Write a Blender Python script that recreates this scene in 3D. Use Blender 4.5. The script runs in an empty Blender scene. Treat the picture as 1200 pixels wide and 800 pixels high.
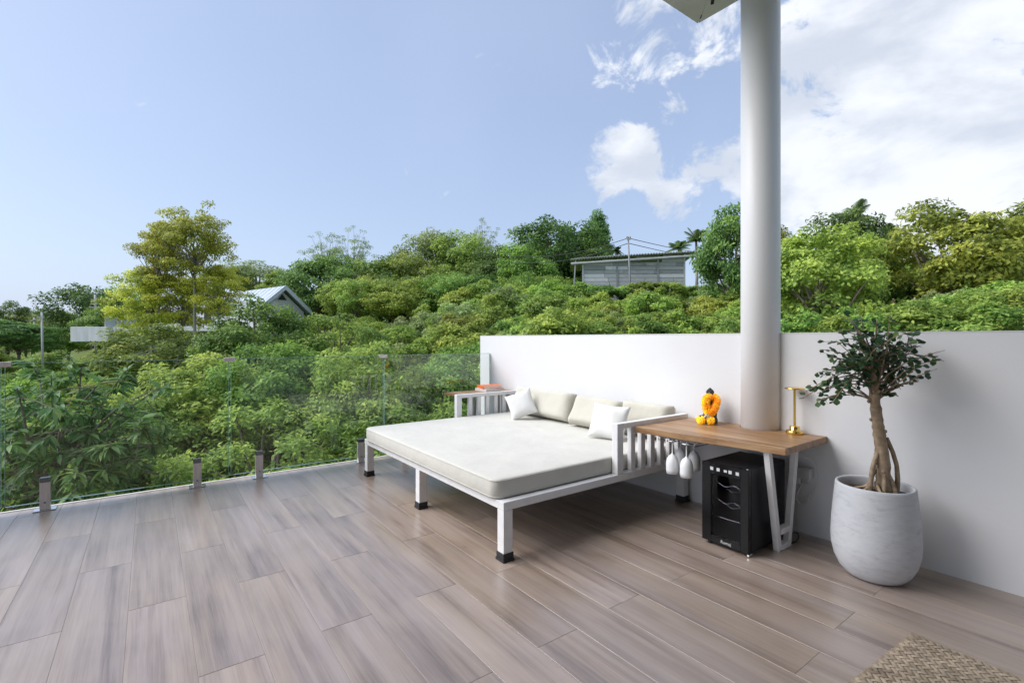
import bpy, bmesh, math, random
import numpy as np
from mathutils import Vector, Matrix, noise

# ------------------------------------------------------------------ camera, sky, sun, exposure
scene = bpy.context.scene
COL = scene.collection
R = math.radians
F, CX, CY, HC, YAW = 575.0, 600.0, 397.0, 1.30, R(36.5)
SN, CS = math.sin(YAW), math.cos(YAW)

cam_data = bpy.data.cameras.new('camera')
cam = bpy.data.objects.new('camera', cam_data)
COL.objects.link(cam)
cam.location = (0, 0, HC)
cam.rotation_euler = (R(90), 0, -YAW)
cam_data.sensor_width = 36.0
cam_data.lens = 36.0 * F / 1200.0
cam_data.shift_y = -3.0 / 1200.0
cam_data.clip_start = 0.05
cam_data.clip_end = 3000.0
scene.camera = cam

def ray(px, py):
    """world direction through a photograph pixel (depth component 1 along the view axis)"""
    k = (px - CX) / F
    return Vector((SN + k * CS, CS - k * SN, (CY - py) / F))

def at_depth(px, py, d):
    v = ray(px, py) * d
    return Vector((v.x, v.y, v.z + HC))

SUN_EL, SUN_AZ = R(47), R(302)            # azimuth clockwise from +Y: high on the left, behind thin bright cloud
sun_dir = Vector((math.sin(SUN_AZ) * math.cos(SUN_EL), math.cos(SUN_AZ) * math.cos(SUN_EL), math.sin(SUN_EL)))
sl = bpy.data.lights.new('sun', 'SUN')
sl.energy = 2.3
sl.angle = R(55)
sl.color = (1.0, 0.985, 0.965)
so = bpy.data.objects.new('sun', sl)
so.rotation_euler = sun_dir.to_track_quat('Z', 'Y').to_euler()
COL.objects.link(so)

scene.view_settings.view_transform = 'Standard'
scene.view_settings.look = 'None'
scene.view_settings.gamma = 1.0
scene.view_settings.use_curve_mapping = False
scene.view_settings.exposure = 0.78

def build_world():
    w = bpy.data.worlds.new('World')
    scene.world = w
    w.use_nodes = True
    nt = w.node_tree
    nt.nodes.clear()
    N, L = nt.nodes.new, nt.links.new
    out = N('ShaderNodeOutputWorld')
    bg = N('ShaderNodeBackground')
    bg.inputs['Strength'].default_value = 0.103
    L(bg.outputs[0], out.inputs[0])
    sky = N('ShaderNodeTexSky')
    sky.sky_type = 'NISHITA'
    sky.sun_disc = False
    sky.sun_elevation = SUN_EL
    sky.sun_rotation = SUN_AZ
    sky.air_density = 1.0
    sky.dust_density = 2.0
    sky.ozone_density = 1.2
    tc = N('ShaderNodeTexCoord')
    nrm = N('ShaderNodeVectorMath'); nrm.operation = 'NORMALIZE'
    L(tc.outputs['Generated'], nrm.inputs[0])
    D = nrm.outputs[0]

    def math_(op, a, b=None, clamp=False):
        m = N('ShaderNodeMath'); m.operation = op; m.use_clamp = clamp
        for i, v in enumerate((a, b)):
            if v is None: continue
            if isinstance(v, (int, float)): m.inputs[i].default_value = v
            else: L(v, m.inputs[i])
        return m.outputs[0]

    def smooth(v, a, b):
        m = N('ShaderNodeMapRange'); m.interpolation_type = 'SMOOTHSTEP'
        L(v, m.inputs['Value'])
        m.inputs['From Min'].default_value = a; m.inputs['From Max'].default_value = b
        return m.outputs[0]

    def noise_(scale, detail, rough, off, squash=1.0, dist=0.0):
        mp = N('ShaderNodeMapping'); mp.inputs['Location'].default_value = off
        mp.inputs['Scale'].default_value = (1, 1, squash)
        L(D, mp.inputs['Vector'])
        n = N('ShaderNodeTexNoise'); n.inputs['Scale'].default_value = scale
        n.inputs['Detail'].default_value = detail; n.inputs['Roughness'].default_value = rough
        n.inputs['Distortion'].default_value = dist
        L(mp.outputs[0], n.inputs['Vector'])
        return n.outputs['Fac']

    def lobe(px, py, width, amp):
        """a broad swelling of cloud cover round one compass direction"""
        v = ray(px, py).normalized()
        dt = N('ShaderNodeVectorMath'); dt.operation = 'DOT_PRODUCT'
        L(D, dt.inputs[0]); dt.inputs[1].default_value = v
        a = smooth(dt.outputs['Value'], math.cos(R(width)), 1.0)
        return math_('MULTIPLY', a, amp)

    # cloud cover: a soft bank over the right of the view, loose puffs along its edge
    base = noise_(2.4, 8, 0.60, (3.1, 1.7, 0.4), 1.5, 0.3)
    puff = noise_(9.0, 10, 0.62, (4.6, 8.2, 1.9), 1.25, 0.4)
    ragged = math_('ADD', math_('MULTIPLY', math_('SUBTRACT', base, 0.5), 0.9), math_('MULTIPLY', math_('SUBTRACT', puff, 0.5), 2.9))
    bank = N('ShaderNodeVectorMath'); bank.operation = 'DOT_PRODUCT'
    L(D, bank.inputs[0]); bank.inputs[1].default_value = ray(1420, 90).normalized()
    b = smooth(bank.outputs['Value'], math.cos(R(38)), math.cos(R(16)))
    swell = math_('MULTIPLY', b, 1.15)
    for (px, py, wd, am) in ((732, 190, 6.5, 1.0), (800, 212, 7, .85), (845, 195, 7, .75), (730, 40, 7, .55), (785, 45, 8, .65), (845, 60, 8, .7), (825, 125, 7, .65), (652, 262, 3.5, .6), (905, 240, 6, .4)):
        swell = math_('MAXIMUM', swell, lobe(px, py, wd, am))
    cover = math_('ADD', ragged, swell)
    mask = smooth(cover, 0.50, 0.86)
    # a little thin veil everywhere so the blue is milky
    veil = smooth(noise_(1.6, 5, 0.5, (1.0, 9.0, 2.0), 1.0), 0.2, 0.9)
    sep = N('ShaderNodeSeparateXYZ'); L(D, sep.inputs[0])

    shade = noise_(3.4, 7, 0.55, (2.0, 4.0, 8.0), 2.2, 0.2)
    ccol = N('ShaderNodeMix'); ccol.data_type = 'RGBA'
    L(smooth(shade, 0.38, 0.60), ccol.inputs['Factor'])
    ccol.inputs['A'].default_value = (3.9, 4.25, 4.9, 1)
    ccol.inputs['B'].default_value = (5.7, 5.9, 6.3, 1)

    haze = N('ShaderNodeMix'); haze.data_type = 'RGBA'
    haze.inputs['B'].default_value = (3.45, 4.15, 5.75, 1)
    low = smooth(sep.outputs['Z'], 0.22, -0.02)          # the air is milkier towards the horizon
    L(math_('ADD', math_('ADD', 0.40, math_('MULTIPLY', veil, 0.20)), math_('MULTIPLY', low, 0.30), clamp=True), haze.inputs['Factor'])
    L(sky.outputs[0], haze.inputs['A'])

    mix = N('ShaderNodeMix'); mix.data_type = 'RGBA'
    L(math_('MULTIPLY', mask, 0.95), mix.inputs['Factor'])
    L(haze.outputs['Result'], mix.inputs['A'])
    L(ccol.outputs['Result'], mix.inputs['B'])
    L(mix.outputs['Result'], bg.inputs['Color'])

build_world()

# ------------------------------------------------------------------ helpers
def tag(o, label=None, cat=None, group=None, kind=None):
    if label: o['label'] = label
    if cat: o['category'] = cat
    if group: o['group'] = group
    if kind: o['kind'] = kind
    return o

def empty(name, loc=(0, 0, 0), rz=0.0, label=None, cat=None, group=None):
    o = bpy.data.objects.new(name, None)
    o.empty_display_size = 0.1
    o.location = loc
    o.rotation_euler = (0, 0, rz)
    COL.objects.link(o)
    return tag(o, label, cat, group)

class MB:
    """collects shapes and links them as ONE mesh object"""
    def __init__(self):
        self.v = []; self.f = []; self.s = []
    def add(self, vs, fs, smooth=False):
        o = len(self.v)
        self.v += [tuple(p) for p in vs]
        self.f += [tuple(i + o for i in f) for f in fs]
        self.s += [smooth] * len(fs)
        return self
    def box(self, x0, x1, y0, y1, z0, z1, bev=0.0, rot=None, org=None):
        vs = [Vector(p) for p in ((x0,y0,z0),(x1,y0,z0),(x1,y1,z0),(x0,y1,z0),(x0,y0,z1),(x1,y0,z1),(x1,y1,z1),(x0,y1,z1))]
        fs = [(0,3,2,1),(4,5,6,7),(0,1,5,4),(1,2,6,5),(2,3,7,6),(3,0,4,7)]
        if bev > 0:
            bm = bmesh.new()
            bv = [bm.verts.new(p) for p in vs]
            for f in fs: bm.faces.new([bv[i] for i in f])
            bmesh.ops.bevel(bm, geom=bm.edges[:], offset=bev, segments=2, affect='EDGES', profile=0.6)
            bm.verts.index_update()
            vs = [v.co.copy() for v in bm.verts]; fs = [tuple(v.index for v in f.verts) for f in bm.faces]
            bm.free()
        if rot is not None:
            c = Vector(org) if org is not None else Vector(((x0+x1)/2, (y0+y1)/2, (z0+z1)/2))
            vs = [c + rot @ (p - c) for p in vs]
        return self.add(vs, fs)
    def prism(self, pts, z0, z1):
        """vertical prism over a counter-clockwise outline"""
        n = len(pts)
        vs = [(p[0], p[1], z0) for p in pts] + [(p[0], p[1], z1) for p in pts]
        fs = [tuple(reversed(range(n))), tuple(range(n, 2*n))] + [(i, (i+1) % n, (i+1) % n + n, i + n) for i in range(n)]
        return self.add(vs, fs)
    def lathe(self, prof, seg=24, c=(0, 0, 0), smooth=True):
        vs = []; fs = []; n = len(prof)
        for i in range(seg):
            a = 2 * math.pi * i / seg
            for r, z in prof:
                vs.append((c[0] + r * math.cos(a), c[1] + r * math.sin(a), c[2] + z))
        for i in range(seg):
            j = (i + 1) % seg
            for k in range(n - 1):
                fs.append((i*n+k, j*n+k, j*n+k+1, i*n+k+1))
        return self.add(vs, fs, smooth)
    def tube(self, pts, rad, seg=8, smooth=True, cap=True):
        pts = [Vector(p) for p in pts]; n = len(pts)
        if not hasattr(rad, '__len__'): rad = [rad] * n
        vs = []; fs = []
        up = Vector((0.13, 0.31, 0.94))
        for i, p in enumerate(pts):
            t = (pts[min(i+1, n-1)] - pts[max(i-1, 0)])
            if t.length < 1e-9: t = Vector((0, 0, 1))
            t.normalize()
            u = t.cross(up)
            if u.length < 1e-3: u = t.cross(Vector((1, 0, 0)))
            u.normalize(); w = t.cross(u)
            for k in range(seg):
                a = 2 * math.pi * k / seg
                vs.append(p + (u * math.cos(a) + w * math.sin(a)) * rad[i])
        for i in range(n - 1):
            for k in range(seg):
                l = (k + 1) % seg
                fs.append((i*seg+k, i*seg+l, (i+1)*seg+l, (i+1)*seg+k))
        if cap:
            fs.append(tuple(reversed(range(seg)))); fs.append(tuple(range((n-1)*seg, n*seg)))
        return self.add(vs, fs, smooth)
    def mesh(self, name, m=None):
        me = bpy.data.meshes.new(name)
        me.from_pydata(self.v, [], self.f)
        me.polygons.foreach_set('use_smooth', self.s)
        if m: me.materials.append(m)
        me.update()
        return me
    def build(self, name, m, parent=None, loc=(0, 0, 0), rot=(0, 0, 0)):
        return link(name, self.mesh(name, m), parent, loc, rot)

def link(name, me, parent=None, loc=(0, 0, 0), rot=(0, 0, 0), scale=(1, 1, 1)):
    o = bpy.data.objects.new(name, me)
    COL.objects.link(o)
    o.location = loc; o.rotation_euler = rot; o.scale = scale
    if parent: o.parent = parent
    return o

def struct(o):
    o['kind'] = 'structure'
    return o

# ------------------------------------------------------------------ materials
def new_mat(name):
    m = bpy.data.materials.new(name)
    m.use_nodes = True
    nt = m.node_tree
    return m, nt, nt.nodes['Principled BSDF']

def ramp(nt, stops):
    r = nt.nodes.new('ShaderNodeValToRGB')
    el = r.color_ramp.elements
    while len(el) < len(stops): el.new(0.5)
    for e, (p, c) in zip(el, stops):
        e.position = p; e.color = (*c, 1)
    return r

def plain(name, col, rough=0.5, metal=0.0, spec=0.5, var=0.06, nscale=6.0, bump=0.0, bscale=60.0, rvar=0.08, stretch=(1, 1, 1)):
    """painted, plastic or metal surface with slight unevenness of tone, gloss and relief"""
    m, nt, p = new_mat(name)
    N, L = nt.nodes.new, nt.links.new
    tc = N('ShaderNodeTexCoord')
    mp = N('ShaderNodeMapping'); mp.inputs['Scale'].default_value = stretch
    L(tc.outputs['Object'], mp.inputs[0])
    n = N('ShaderNodeTexNoise'); n.inputs['Scale'].default_value = nscale; n.inputs['Detail'].default_value = 6
    L(mp.outputs[0], n.inputs['Vector'])
    rp = ramp(nt, [(0.3, tuple(c * (1 - var) for c in col)), (0.7, tuple(min(1, c * (1 + var)) for c in col))])
    L(n.outputs['Fac'], rp.inputs[0])
    L(rp.outputs[0], p.inputs['Base Color'])
    mr = N('ShaderNodeMapRange'); mr.inputs['To Min'].default_value = max(0.02, rough - rvar); mr.inputs['To Max'].default_value = min(1, rough + rvar)
    L(n.outputs['Fac'], mr.inputs['Value']); L(mr.outputs[0], p.inputs['Roughness'])
    p.inputs['Metallic'].default_value = metal
    p.inputs['Specular IOR Level'].default_value = spec
    if bump:
        b = N('ShaderNodeBump'); b.inputs['Strength'].default_value = bump; b.inputs['Distance'].default_value = 0.003
        n2 = N('ShaderNodeTexNoise'); n2.inputs['Scale'].default_value = bscale; n2.inputs['Detail'].default_value = 4
        L(mp.outputs[0], n2.inputs['Vector']); L(n2.outputs['Fac'], b.inputs['Height']); L(b.outputs[0], p.inputs['Normal'])
    return m

def wood_tile(name):
    """wood-look porcelain plank: grain along Y, each plank its own cut"""
    m, nt, p = new_mat(name)
    N, L = nt.nodes.new, nt.links.new
    tc = N('ShaderNodeTexCoord'); oi = N('ShaderNodeObjectInfo')
    off = N('ShaderNodeVectorMath'); off.operation = 'MULTIPLY_ADD'
    cmb = N('ShaderNodeCombineXYZ')
    for i in range(3): L(oi.outputs['Random'], cmb.inputs[i])
    L(cmb.outputs[0], off.inputs[0]); off.inputs[1].default_value = (37.0, 91.0, 13.0)
    L(tc.outputs['Object'], off.inputs[2])
    def nz(sx, sy, scale, det, rough, dist=0.0):
        mp = N('ShaderNodeMapping'); mp.inputs['Scale'].default_value = (sx, sy, 1)
        L(off.outputs[0], mp.inputs[0])
        n = N('ShaderNodeTexNoise'); n.inputs['Scale'].default_value = scale; n.inputs['Detail'].default_value = det
        n.inputs['Roughness'].default_value = rough; n.inputs['Distortion'].default_value = dist
        L(mp.outputs[0], n.inputs['Vector'])
        return n.outputs['Fac']
    streak = nz(10, 0.42, 1.5, 5, 0.55, 0.35)
    grain = nz(70, 1.3, 2.0, 8, 0.75, 0.15)
    patch = nz(3.0, 1.3, 1.4, 4, 0.5, 0.4)
    mix = N('ShaderNodeMath'); mix.operation = 'MULTIPLY_ADD'; L(streak, mix.inputs[0]); mix.inputs[1].default_value = 0.46
    m2 = N('ShaderNodeMath'); m2.operation = 'MULTIPLY'; L(grain, m2.inputs[0]); m2.inputs[1].default_value = 0.30
    L(m2.outputs[0], mix.inputs[2])
    m3 = N('ShaderNodeMath'); m3.operation = 'MULTIPLY_ADD'; L(patch, m3.inputs[0]); m3.inputs[1].default_value = 0.24; L(mix.outputs[0], m3.inputs[2])
    rp = ramp(nt, [(0.355, (0.128, 0.094, 0.072)), (0.43, (0.232, 0.176, 0.139)), (0.51, (0.318, 0.250, 0.203)), (0.64, (0.41, 0.336, 0.282))])
    L(m3.outputs[0], rp.inputs[0])
    hs = N('ShaderNodeHueSaturation')
    mr = N('ShaderNodeMapRange'); L(oi.outputs['Random'], mr.inputs['Value']); mr.inputs['To Min'].default_value = 0.90; mr.inputs['To Max'].default_value = 1.10
    L(mr.outputs[0], hs.inputs['Value']); L(rp.outputs[0], hs.inputs['Color'])
    drift = nz(4.0, 0.7, 1.3, 3, 0.5, 0.3)
    tn = ramp(nt, [(0.35, (0.98, 0.98, 1.05)), (0.65, (1.03, 1.0, 0.95))]); L(drift, tn.inputs[0])
    ml = N('ShaderNodeMix'); ml.data_type = 'RGBA'; ml.blend_type = 'MULTIPLY'; ml.inputs['Factor'].default_value = 1.0
    L(hs.outputs[0], ml.inputs['A']); L(tn.outputs[0], ml.inputs['B'])
    L(ml.outputs['Result'], p.inputs['Base Color'])
    rr = N('ShaderNodeMapRange'); L(patch, rr.inputs['Value']); rr.inputs['To Min'].default_value = 0.22; rr.inputs['To Max'].default_value = 0.42
    L(rr.outputs[0], p.inputs['Roughness'])
    p.inputs['Specular IOR Level'].default_value = 0.8
    p.inputs['Coat Weight'].default_value = 0.7
    p.inputs['Coat Roughness'].default_value = 0.28
    b = N('ShaderNodeBump'); b.inputs['Strength'].default_value = 0.12; b.inputs['Distance'].default_value = 0.002
    L(grain, b.inputs['Height']); L(b.outputs[0], p.inputs['Normal'])
    return m

def timber(name, dark, mid, light, axis=1, rough=0.42, scale=1.0):
    """solid wood, grain along one local axis"""
    m, nt, p = new_mat(name)
    N, L = nt.nodes.new, nt.links.new
    tc = N('ShaderNodeTexCoord')
    mp = N('ShaderNodeMapping')
    s = [14.0 * scale] * 3; s[axis] = 1.2 * scale
    mp.inputs['Scale'].default_value = s
    L(tc.outputs['Object'], mp.inputs[0])
    n = N('ShaderNodeTexNoise'); n.inputs['Scale'].default_value = 1.0; n.inputs['Detail'].default_value = 8; n.inputs['Roughness'].default_value = 0.62; n.inputs['Distortion'].default_value = 0.8
    L(mp.outputs[0], n.inputs['Vector'])
    rp = ramp(nt, [(0.30, dark), (0.50, mid), (0.70, light)])
    L(n.outputs['Fac'], rp.inputs[0]); L(rp.outputs[0], p.inputs['Base Color'])
    p.inputs['Roughness'].default_value = rough
    b = N('ShaderNodeBump'); b.inputs['Strength'].default_value = 0.1; b.inputs['Distance'].default_value = 0.002
    L(n.outputs['Fac'], b.inputs['Height']); L(b.outputs[0], p.inputs['Normal'])
    return m

def fabric(name, col, scale=420.0, var=0.05):
    m, nt, p = new_mat(name)
    N, L = nt.nodes.new, nt.links.new
    tc = N('ShaderNodeTexCoord')
    n = N('ShaderNodeTexNoise'); n.inputs['Scale'].default_value = 5; n.inputs['Detail'].default_value = 5
    L(tc.outputs['Object'], n.inputs['Vector'])
    rp = ramp(nt, [(0.3, tuple(c * (1 - var) for c in col)), (0.7, tuple(min(1, c * (1 + var)) for c in col))])
    L(n.outputs['Fac'], rp.inputs[0]); L(rp.outputs[0], p.inputs['Base Color'])
    p.inputs['Roughness'].default_value = 0.9
    p.inputs['Specular IOR Level'].default_value = 0.2
    p.inputs['Sheen Weight'].default_value = 0.15
    w1 = N('ShaderNodeTexNoise'); w1.inputs['Scale'].default_value = scale; L(tc.outputs['Object'], w1.inputs['Vector'])
    w2 = N('ShaderNodeTexNoise'); w2.inputs['Scale'].default_value = 9.0; w2.inputs['Detail'].default_value = 3; L(tc.outputs['Object'], w2.inputs['Vector'])
    b = N('ShaderNodeBump'); b.inputs['Strength'].default_value = 0.15; b.inputs['Distance'].default_value = 0.001
    L(w1.outputs['Fac'], b.inputs['Height'])
    b2 = N('ShaderNodeBump'); b2.inputs['Strength'].default_value = 0.4; b2.inputs['Distance'].default_value = 0.02
    L(w2.outputs['Fac'], b2.inputs['Height']); L(b.outputs[0], b2.inputs['Normal']); L(b2.outputs[0], p.inputs['Normal'])
    return m

def glass_mat(name, tint, ior=1.5, rough=0.0):
    """clear pane: what is behind it shows through, its face mirrors by the angle (Fresnel)"""
    m, nt, p = new_mat(name)
    N, L = nt.nodes.new, nt.links.new
    nt.nodes.remove(p)
    tr = N('ShaderNodeBsdfTransparent'); tr.inputs[0].default_value = (*tint, 1)
    gl = N('ShaderNodeBsdfGlossy'); gl.inputs['Roughness'].default_value = rough
    fr = N('ShaderNodeFresnel'); fr.inputs['IOR'].default_value = ior
    mx = N('ShaderNodeMixShader')
    L(fr.outputs[0], mx.inputs[0]); L(tr.outputs[0], mx.inputs[1]); L(gl.outputs[0], mx.inputs[2])
    L(mx.outputs[0], nt.nodes['Material Output'].inputs[0])
    return m

def leaf_mat(name, dark, mid, light, trans=0.28, rough=0.5, var=0.25):
    """leaves: tone by leaf (face attribute 'tint') and by plant, light passes through the blade"""
    m, nt, p = new_mat(name)
    N, L = nt.nodes.new, nt.links.new
    at = N('ShaderNodeAttribute'); at.attribute_name = 'tint'
    rp = ramp(nt, [(0.0, dark), (0.5, mid), (1.0, light)])
    L(at.outputs['Fac'], rp.inputs[0])
    oi = N('ShaderNodeObjectInfo')
    hs = N('ShaderNodeHueSaturation'); hs.inputs['Saturation'].default_value = 0.9
    a = N('ShaderNodeMapRange'); L(oi.outputs['Random'], a.inputs['Value']); a.inputs['To Min'].default_value = 1 - var; a.inputs['To Max'].default_value = 1 + var
    L(a.outputs[0], hs.inputs['Value'])
    ml = N('ShaderNodeMath'); ml.operation = 'MULTIPLY'; L(oi.outputs['Random'], ml.inputs[0]); ml.inputs[1].default_value = 7.31
    fr = N('ShaderNodeMath'); fr.operation = 'FRACT'; L(ml.outputs[0], fr.inputs[0])
    h = N('ShaderNodeMapRange'); L(fr.outputs[0], h.inputs['Value']); h.inputs['To Min'].default_value = 0.485; h.inputs['To Max'].default_value = 0.515
    L(h.outputs[0], hs.inputs['Hue']); L(rp.outputs[0], hs.inputs['Color'])
    L(hs.outputs[0], p.inputs['Base Color'])
    p.inputs['Roughness'].default_value = rough
    p.inputs['Specular IOR Level'].default_value = 0.22
    tl = N('ShaderNodeBsdfTranslucent')
    br = N('ShaderNodeHueSaturation'); br.inputs['Value'].default_value = 1.5; br.inputs['Hue'].default_value = 0.49; L(hs.outputs[0], br.inputs['Color'])
    L(br.outputs[0], tl.inputs[0])
    mx = N('ShaderNodeMixShader'); mx.inputs[0].default_value = trans
    L(p.outputs[0], mx.inputs[1]); L(tl.outputs[0], mx.inputs[2])
    L(mx.outputs[0], nt.nodes['Material Output'].inputs[0])
    return m

M = {}
M['tile'] = wood_tile('wood_look_tile')
M['grout'] = plain('grout', (0.30, 0.27, 0.25), 0.75, var=0.12, nscale=9)
M['wall'] = plain('white_wall_paint', (0.72, 0.725, 0.745), 0.6, var=0.035, nscale=1.4, bump=0.16, bscale=40)
M['white'] = plain('white_metal_paint', (0.74, 0.74, 0.75), 0.42, var=0.05, nscale=14, bump=0.06, bscale=90)
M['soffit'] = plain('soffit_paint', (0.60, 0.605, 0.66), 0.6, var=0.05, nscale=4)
M['near_black'] = plain('near_black', (0.03, 0.03, 0.03), 0.8)
M['rubber'] = plain('black_rubber', (0.018, 0.018, 0.02), 0.6)
M['steel'] = plain('brushed_steel', (0.66, 0.60, 0.56), 0.42, metal=0.45, var=0.12, nscale=5, stretch=(30, 30, 1.5))
M['steel_dark'] = plain('dark_steel', (0.22, 0.24, 0.27), 0.35, metal=1.0)
M['glass'] = glass_mat('railing_glass', (0.955, 0.975, 0.965))
M['glass_edge'] = plain('glass_edge', (0.30, 0.52, 0.46), 0.12, var=0.05)
M['mattress'] = fabric('cream_mattress_cloth', (0.585, 0.575, 0.525))
M['cushion'] = fabric('cream_cushion_cloth', (0.54, 0.52, 0.45))
M['white_cloth'] = fabric('white_cushion_cloth', (0.72, 0.715, 0.70), 260)
M['desk'] = timber('acacia_wood', (0.15, 0.075, 0.032), (0.33, 0.185, 0.088), (0.49, 0.315, 0.17), axis=1)
M['gloss_black'] = plain('gloss_black', (0.006, 0.006, 0.007), 0.12, spec=0.2, var=0.1)
M['matt_black'] = plain('satin_black_metal', (0.012, 0.013, 0.016), 0.4, spec=0.25)
M['cool_glass'] = plain('tinted_door_glass', (0.035, 0.036, 0.040), 0.06, var=0.15, nscale=3)
M['chrome'] = plain('chrome_wire', (0.75, 0.75, 0.76), 0.16, metal=1.0)
M['print'] = plain('grey_white_print', (0.62, 0.64, 0.65), 0.5)
M['gold'] = plain('polished_brass', (0.86, 0.58, 0.16), 0.16, metal=1.0, var=0.05)
M['statue'] = plain('black_stone', (0.060, 0.062, 0.070), 0.5, bump=0.3, bscale=140, var=0.3)
M['marigold'] = leaf_mat('marigold_petals', (1.0, 0.72, 0.02), (1.0, 0.72, 0.02), (1.0, 0.72, 0.02), .45, .8, .02)
M['marigold2'] = leaf_mat('yellow_petals', (1.0, 0.82, 0.05), (1.0, 0.82, 0.05), (1.0, 0.82, 0.05), .45, .8, .02)
M['ribbon'] = plain('white_ribbon', (0.74, 0.72, 0.66), 0.6)
M['glassware'] = plain('milk_white_glassware', (0.80, 0.81, 0.83), 0.2, var=0.02)
M['plastic'] = plain('white_plastic', (0.74, 0.74, 0.73), 0.38)
M['orange_book'] = plain('orange_book_cloth', (0.78, 0.17, 0.035), 0.55)
M['paper'] = plain('book_pages', (0.78, 0.77, 0.73), 0.8, var=0.06, nscale=3, stretch=(1, 1, 300))
M['pale_book'] = plain('pale_book_cover', (0.72, 0.69, 0.66), 0.5)
M['soil'] = plain('potting_soil', (0.045, 0.028, 0.018), 0.95, var=0.5, nscale=40, bump=1.0, bscale=90)
M['bark_pale'] = plain('pale_fig_bark', (0.33, 0.245, 0.165), 0.85, var=0.35, nscale=28, bump=0.9, bscale=70)
M['bark'] = plain('tree_bark', (0.20, 0.165, 0.13), 0.9, var=0.35, nscale=9, bump=0.8, bscale=24, stretch=(1, 1, 0.3))
M['bark_grey'] = plain('grey_bark', (0.30, 0.28, 0.25), 0.9, var=0.3, nscale=8, bump=0.6, bscale=24)
M['rattan'] = plain('rattan_strip', (0.41, 0.325, 0.235), 0.55, var=0.30, nscale=18, stretch=(1, 1, 1))

def pot_mat():
    m, nt, p = new_mat('whitewashed_concrete')
    N, L = nt.nodes.new, nt.links.new
    tc = N('ShaderNodeTexCoord')
    def nz(s, scale, det, rough, dist=0.0):
        mp = N('ShaderNodeMapping'); mp.inputs['Scale'].default_value = s
        L(tc.outputs['Object'], mp.inputs[0])
        n = N('ShaderNodeTexNoise'); n.inputs['Scale'].default_value = scale; n.inputs['Detail'].default_value = det
        n.inputs['Roughness'].default_value = rough; n.inputs['Distortion'].default_value = dist
        L(mp.outputs[0], n.inputs['Vector'])
        return n.outputs['Fac']
    a = nz((1, 1, 3.4), 13, 12, 0.80, 0.25)
    rp = ramp(nt, [(0.29, (0.33, 0.34, 0.365)), (0.39, (0.47, 0.485, 0.515)), (0.49, (0.545, 0.56, 0.59)), (0.75, (0.60, 0.615, 0.645))])
    L(a, rp.inputs[0]); L(rp.outputs[0], p.inputs['Base Color'])
    p.inputs['Roughness'].default_value = 0.62
    b = N('ShaderNodeBump'); b.inputs['Strength'].default_value = 0.35; b.inputs['Distance'].default_value = 0.004
    L(a, b.inputs['Height']); L(b.outputs[0], p.inputs['Normal'])
    return m
M['pot'] = pot_mat()

def on_x(px, py, X):
    v = ray(px, py); v *= X / v.x
    return Vector((v.x, v.y, v.z + HC))
def on_y(px, py, Y):
    v = ray(px, py); v *= Y / v.y
    return Vector((v.x, v.y, v.z + HC))
def on_z(px, py, z):
    v = ray(px, py); v *= (z - HC) / v.z
    return Vector((v.x, v.y, z))

# ------------------------------------------------------------------ terrain
def smoothstep(a, b, x):
    t = np.clip((x - a) / (b - a), 0, 1)
    return t * t * (3 - 2 * t)

def ground_z(x, y):
    """hillside: the plot falls away below the terrace, rises to the right, stays low on the left"""
    x = np.asarray(x, float); y = np.asarray(y, float)
    d = x * SN + y * CS; l = x * CS - y * SN
    r = np.hypot(d, l); a = np.degrees(np.arctan2(l, d))
    s = smoothstep(-36, -2, a)
    zr = np.interp(r, [0, 7, 10, 16, 22, 33, 45, 60, 80, 140, 300, 3000], [-3.2, -3.0, -1.9, -0.2, 1.2, 3.0, 4.6, 6.0, 5.5, -4, -12, -14])
    zl = np.interp(r, [0, 7, 12, 30, 60, 120, 300, 3000], [-3.2, -3.2, -3.3, -3.0, -2.5, -6, -12, -14])
    z = zl * (1 - s) + zr * s
    z = z + 0.35 * np.sin(x * 0.31 + 1.3) * np.cos(y * 0.27) * smoothstep(9, 20, r)
    back = smoothstep(75, 120, np.abs(a))
    return z * (1 - back) + (-3.2) * back

def gz(x, y): return float(ground_z(x, y))

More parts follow.
